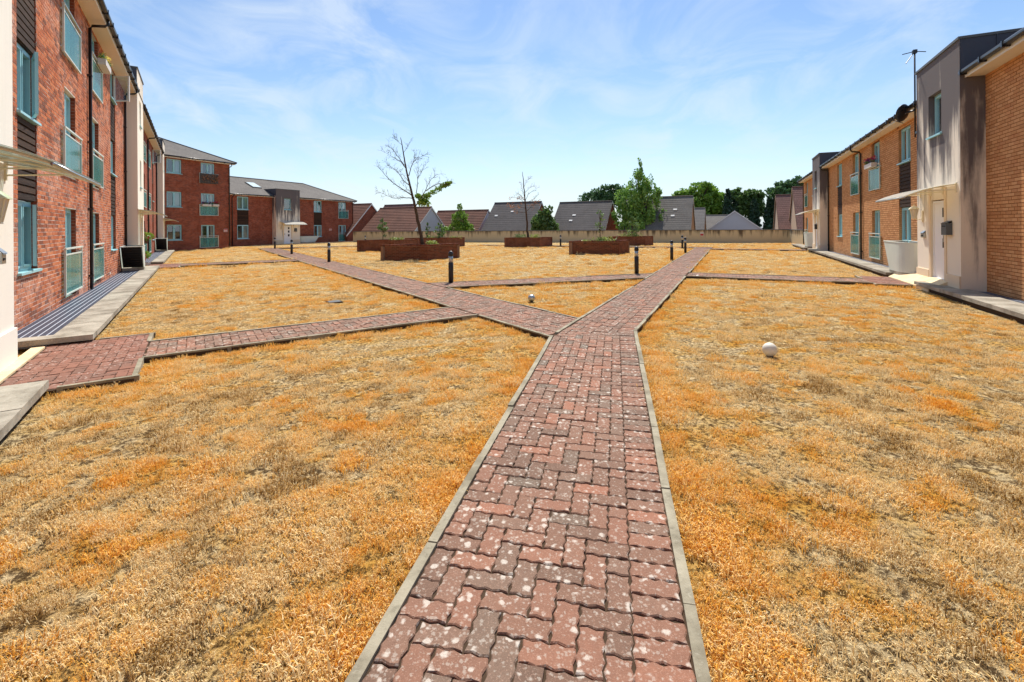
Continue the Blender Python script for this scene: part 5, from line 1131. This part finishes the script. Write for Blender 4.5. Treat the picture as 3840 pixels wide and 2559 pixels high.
potted(FL, 27.6, -1.9, 1.0, 'hanging basket of green trailing leaves and red flowers by the second tower', 76, True); potted(FL, 28.3, -2.05, 0.1, 'pot of red flowers standing by the red brick wall', 77)

# ------------------------------------------------------------ small things on the lawn
def sphere(name, c, r, mat, label, cat):
    T = thing(name, label, cat, (c[0], c[1], c[2]-r)); n = 14
    MB().lathe(c, [(max(0.002, r*math.sin(math.pi*k/n)), -r*math.cos(math.pi*k/n)) for k in range(n+1)], 28).build('globe', mat, T, smooth=True)
    MB().lathe((c[0], c[1], c[2]-r-0.03), [(r*0.5, 0.0), (r*0.5, 0.035), (r*0.42, 0.045)], 16).build('base', 'black_plastic', T, smooth=True)
sphere('globe_light', (3.31, 6.02, 0.048), 0.088, 'globe_white', 'white globe lying on the dry grass of the right lawn', 'globe')
sphere('globe_light', (0.43, 10.55, 0.04), 0.083, 'steel', 'dull metal globe in the triangle of grass between the paths', 'globe')
CV = thing('drain_cover', 'weathered square metal cover set in the left lawn', 'drain cover', (-4.1, 10.75, -0.05)); F_ = Frame(dL, nL); s_, n_ = F_.sn(-4.1, 10.75)
MB().box(F_, s_-0.16, s_+0.16, n_-0.16, n_+0.16, -0.07, -0.034).build('frame', 'soil', CV); MB().box(F_, s_-0.13, s_+0.13, n_-0.13, n_+0.13, -0.05, -0.028).build('lid', 'capping', CV)
T = thing('rubble_stone', 'pale stone lying by the corner of the right path', 'stone', (6.15, 15.5, -0.04)); bm = bmesh.new(); bmesh.ops.create_icosphere(bm, subdivisions=2, radius=0.07)
for v in bm.verts: v.co *= 0.75+0.4*random.random(); v.co.z *= 0.5
me = bpy.data.meshes.new('stone'); bm.to_mesh(me); bm.free(); me.materials.append(M['box_white']); inst(me, 'stone', T, (6.15, 15.5, -0.015))

# ------------------------------------------------------------ dry lawn
KEEP = [ccw(quad(FL, 0, 45.3, -12, -1.24)), ccw(quad(FR, 2, 45, -14, -4.38)), ccw(quad(FW, 18, 27, -60, -39.6)), ccw(quad(FW, 26, 47, -60, -43.6))]
def poly_dist(P, X, Y):
    """distance outside a convex ccw polygon (negative inside)"""
    d = np.full(X.shape, 1e9); ins = np.full(X.shape, True)
    for k in range(len(P)):
        x0, y0 = P[k]; x1, y1 = P[(k+1) % len(P)]; ex, ey = x1-x0, y1-y0; L2 = ex*ex+ey*ey+1e-12; tt = np.clip(((X-x0)*ex+(Y-y0)*ey)/L2, 0, 1); d = np.minimum(d, np.hypot(X-x0-tt*ex, Y-y0-tt*ey)); ins &= (ex*(Y-y0)-ey*(X-x0)) > 0
    return np.where(ins, -d, d)
def tint(X, Y):
    dp = np.full(X.shape, 9.0)
    for P in PATHS: dp = np.minimum(dp, np.maximum(poly_dist(P, X, Y), 0))
    w = fbm(X, Y, 0.9, 3, 5); edge = np.clip(1.15-(dp-0.05)/(0.3+0.9*w), 0, 1)
    a = fbm(X, Y, 0.28, 3, 1); b = fbm(X, Y, 1.7, 4, 2); c = fbm(X, Y, 5.0, 3, 3)
    d = fbm(X, Y, 15.0, 2, 4); t_ = 0.53+0.30*(a-0.5)+0.55*(b-0.5)+1.3*(c-0.5)+0.7*(d-0.5)
    far = np.clip((Y-9)/16, 0, 1); t_ = t_*(1-far*0.35)+0.64*far*0.35
    return np.clip(t_*(1-edge*0.72)+0.86*edge*0.72, 0.17, 1), dp
xs = np.arange(-27, 27.01, 0.22); ys = np.concatenate([np.arange(-1.0, 14, 0.12), np.arange(14, 58.5, 0.3)])
GX, GY = np.meshgrid(xs, ys); TT, DP = tint(GX, GY); GZ = -0.055+0.022*(fbm(GX, GY, 1.3, 3, 9)-0.5)-0.012*(DP < 0.12)
nx, ny = len(xs), len(ys); V = np.stack([GX.ravel(), GY.ravel(), GZ.ravel()], 1)
cx = (xs[:-1]+xs[1:])/2; cy = (ys[:-1]+ys[1:])/2; CX, CY = np.meshgrid(cx, cy); ok = inside(POD[:], CX, CY)
for P in KEEP[2:]: ok &= poly_dist(P, CX, CY) > -0.5
I, J = np.nonzero(ok); base = I*nx+J; F4 = np.stack([base, base+1, base+nx+1, base+nx], 1)
me = bpy.data.meshes.new('lawn'); me.from_pydata(V.tolist(), [], F4.tolist()); at_ = me.attributes.new('tint', 'FLOAT', 'POINT'); at_.data.foreach_set('value', TT.ravel().astype(np.float32)); me.materials.append(M['lawn']); me.polygons.foreach_set('use_smooth', [True]*len(me.polygons))
lo = bpy.data.objects.new('lawn', me); C.objects.link(lo); lo['kind'] = 'structure'
# tufts of dry blades
TC = bpy.data.collections.new('grass_tufts')
def tuft(k, nb, rad, h, lean):
    rng = np.random.default_rng(100+k); V = []; Fc = []
    for _ in range(nb):
        a = rng.random()*6.283; r = rad*rng.random()**0.5; x, y = r*math.cos(a), r*math.sin(a); d = rng.random()*6.283; L = h*(0.45+0.75*rng.random()**1.5+0.3*(rng.random() < 0.08)); b = lean*(0.4+1.0*rng.random()); w = 0.0011+0.0010*rng.random()
        dx, dy = math.cos(d), math.sin(d); px_, py_ = -dy*w, dx*w; i = len(V); z1 = L*0.55*math.cos(b*0.6); o1 = L*0.55*math.sin(b*0.6); z2 = z1+L*0.45*math.cos(b*1.5); o2 = o1+L*0.45*math.sin(b*1.5)
        V += [(x-px_, y-py_, -0.01), (x+px_, y+py_, -0.01), (x+dx*o1+px_*0.8, y+dy*o1+py_*0.8, z1), (x+dx*o1-px_*0.8, y+dy*o1-py_*0.8, z1), (x+dx*o2, y+dy*o2, max(z2, 0.004))]; Fc += [(i, i+1, i+2, i+3), (i+3, i+2, i+4)]
    m = bpy.data.meshes.new('grass_blades'); m.from_pydata(V, [], Fc); m.materials.append(M['dry_grass']); o = bpy.data.objects.new('grass_blades', m); TC.objects.link(o); return o
TUFTS = [tuft(k, 130, 0.085, (0.024, 0.028, 0.032, 0.036, 0.026, 0.042)[k], (1.4, 1.3, 1.15, 1.0, 1.5, 0.8)[k]) for k in range(6)]
pts = []
for (y0, y1, dens) in ((0.9, 3.2, 330), (3.2, 6.0, 190), (6.0, 11.0, 90), (11.0, 20.0, 34), (20.0, 44.0, 9)):
    w = lambda y: 1.14*y+0.8
    A_ = (w(y0)+w(y1))*(y1-y0); n = int(A_*dens); Y = y0+(y1-y0)*RNG.random(n); X = (RNG.random(n)*2-1)*w(y1); kp = np.abs(X) < w(Y)+0.3; pts.append(np.stack([X[kp], Y[kp]], 1))
PT = np.concatenate(pts); X, Y = PT[:, 0], PT[:, 1]; tt, dp = tint(X, Y); ok = inside(POD, X, Y) & (dp > 0.002)
for P in KEEP: ok &= poly_dist(P, X, Y) > 0.02
for c in PL.values(): ok &= np.hypot(X-c[0], Y-c[1]) > 1.1
bare = fbm(X, Y, 10.0, 2, 21); ok &= ~((bare < 0.40) & (RNG.random(len(X)) < 0.85) & (dp > 0.06))
X, Y, tt, dp = X[ok], Y[ok], tt[ok], dp[ok]
tt = np.clip(tt+RNG.normal(0, 0.09, len(X)), 0, 1)
scl = (0.65+0.75*RNG.random(len(X))**2)*(1+0.35*np.clip(1-dp/0.5, 0, 1))*(0.45+1.15*fbm(X, Y, 8.0, 3, 33)**1.5)*1.2*np.where(Y > 11, 1.5, 1.0)*np.where(Y > 20, 1.6, 1.0)
me = bpy.data.meshes.new('grass'); me.from_pydata(np.stack([X, Y, np.full_like(X, -0.052)], 1).tolist(), [], [])
for nm, ar in (('tint', tt), ('size', scl)): a_ = me.attributes.new(nm, 'FLOAT', 'POINT'); a_.data.foreach_set('value', ar.astype(np.float32))
go = bpy.data.objects.new('dry_grass', me); C.objects.link(go); go['kind'] = 'stuff'; go['label'] = 'scorched orange and straw coloured grass of the courtyard lawns'; go['category'] = 'grass'
ng = bpy.data.node_groups.new('grass_scatter', 'GeometryNodeTree'); ng.interface.new_socket('Geometry', in_out='INPUT', socket_type='NodeSocketGeometry'); ng.interface.new_socket('Geometry', in_out='OUTPUT', socket_type='NodeSocketGeometry')
gi = ng.nodes.new('NodeGroupInput'); gout = ng.nodes.new('NodeGroupOutput'); ip = ng.nodes.new('GeometryNodeInstanceOnPoints'); ci = ng.nodes.new('GeometryNodeCollectionInfo'); ci.inputs['Collection'].default_value = TC; ci.inputs['Separate Children'].default_value = True; ci.inputs['Reset Children'].default_value = True
m2p = ng.nodes.new('GeometryNodeMeshToPoints'); rv = ng.nodes.new('FunctionNodeRandomValue'); rv.data_type = 'FLOAT_VECTOR'; rv.inputs[0].default_value = (-0.12, -0.12, 0); rv.inputs[1].default_value = (0.12, 0.12, 6.283)
na = ng.nodes.new('GeometryNodeInputNamedAttribute'); na.data_type = 'FLOAT'; na.inputs['Name'].default_value = 'size'
ng.links.new(gi.outputs[0], m2p.inputs['Mesh']); ng.links.new(m2p.outputs[0], ip.inputs['Points']); ng.links.new(ci.outputs[0], ip.inputs['Instance']); ip.inputs['Pick Instance'].default_value = True; ng.links.new(rv.outputs[0], ip.inputs['Rotation']); ng.links.new(na.outputs[0], ip.inputs['Scale']); ng.links.new(ip.outputs[0], gout.inputs[0])
md = go.modifiers.new('scatter', 'NODES'); md.node_group = ng
print('grass tufts', len(X), 'objects', len(bpy.data.objects))
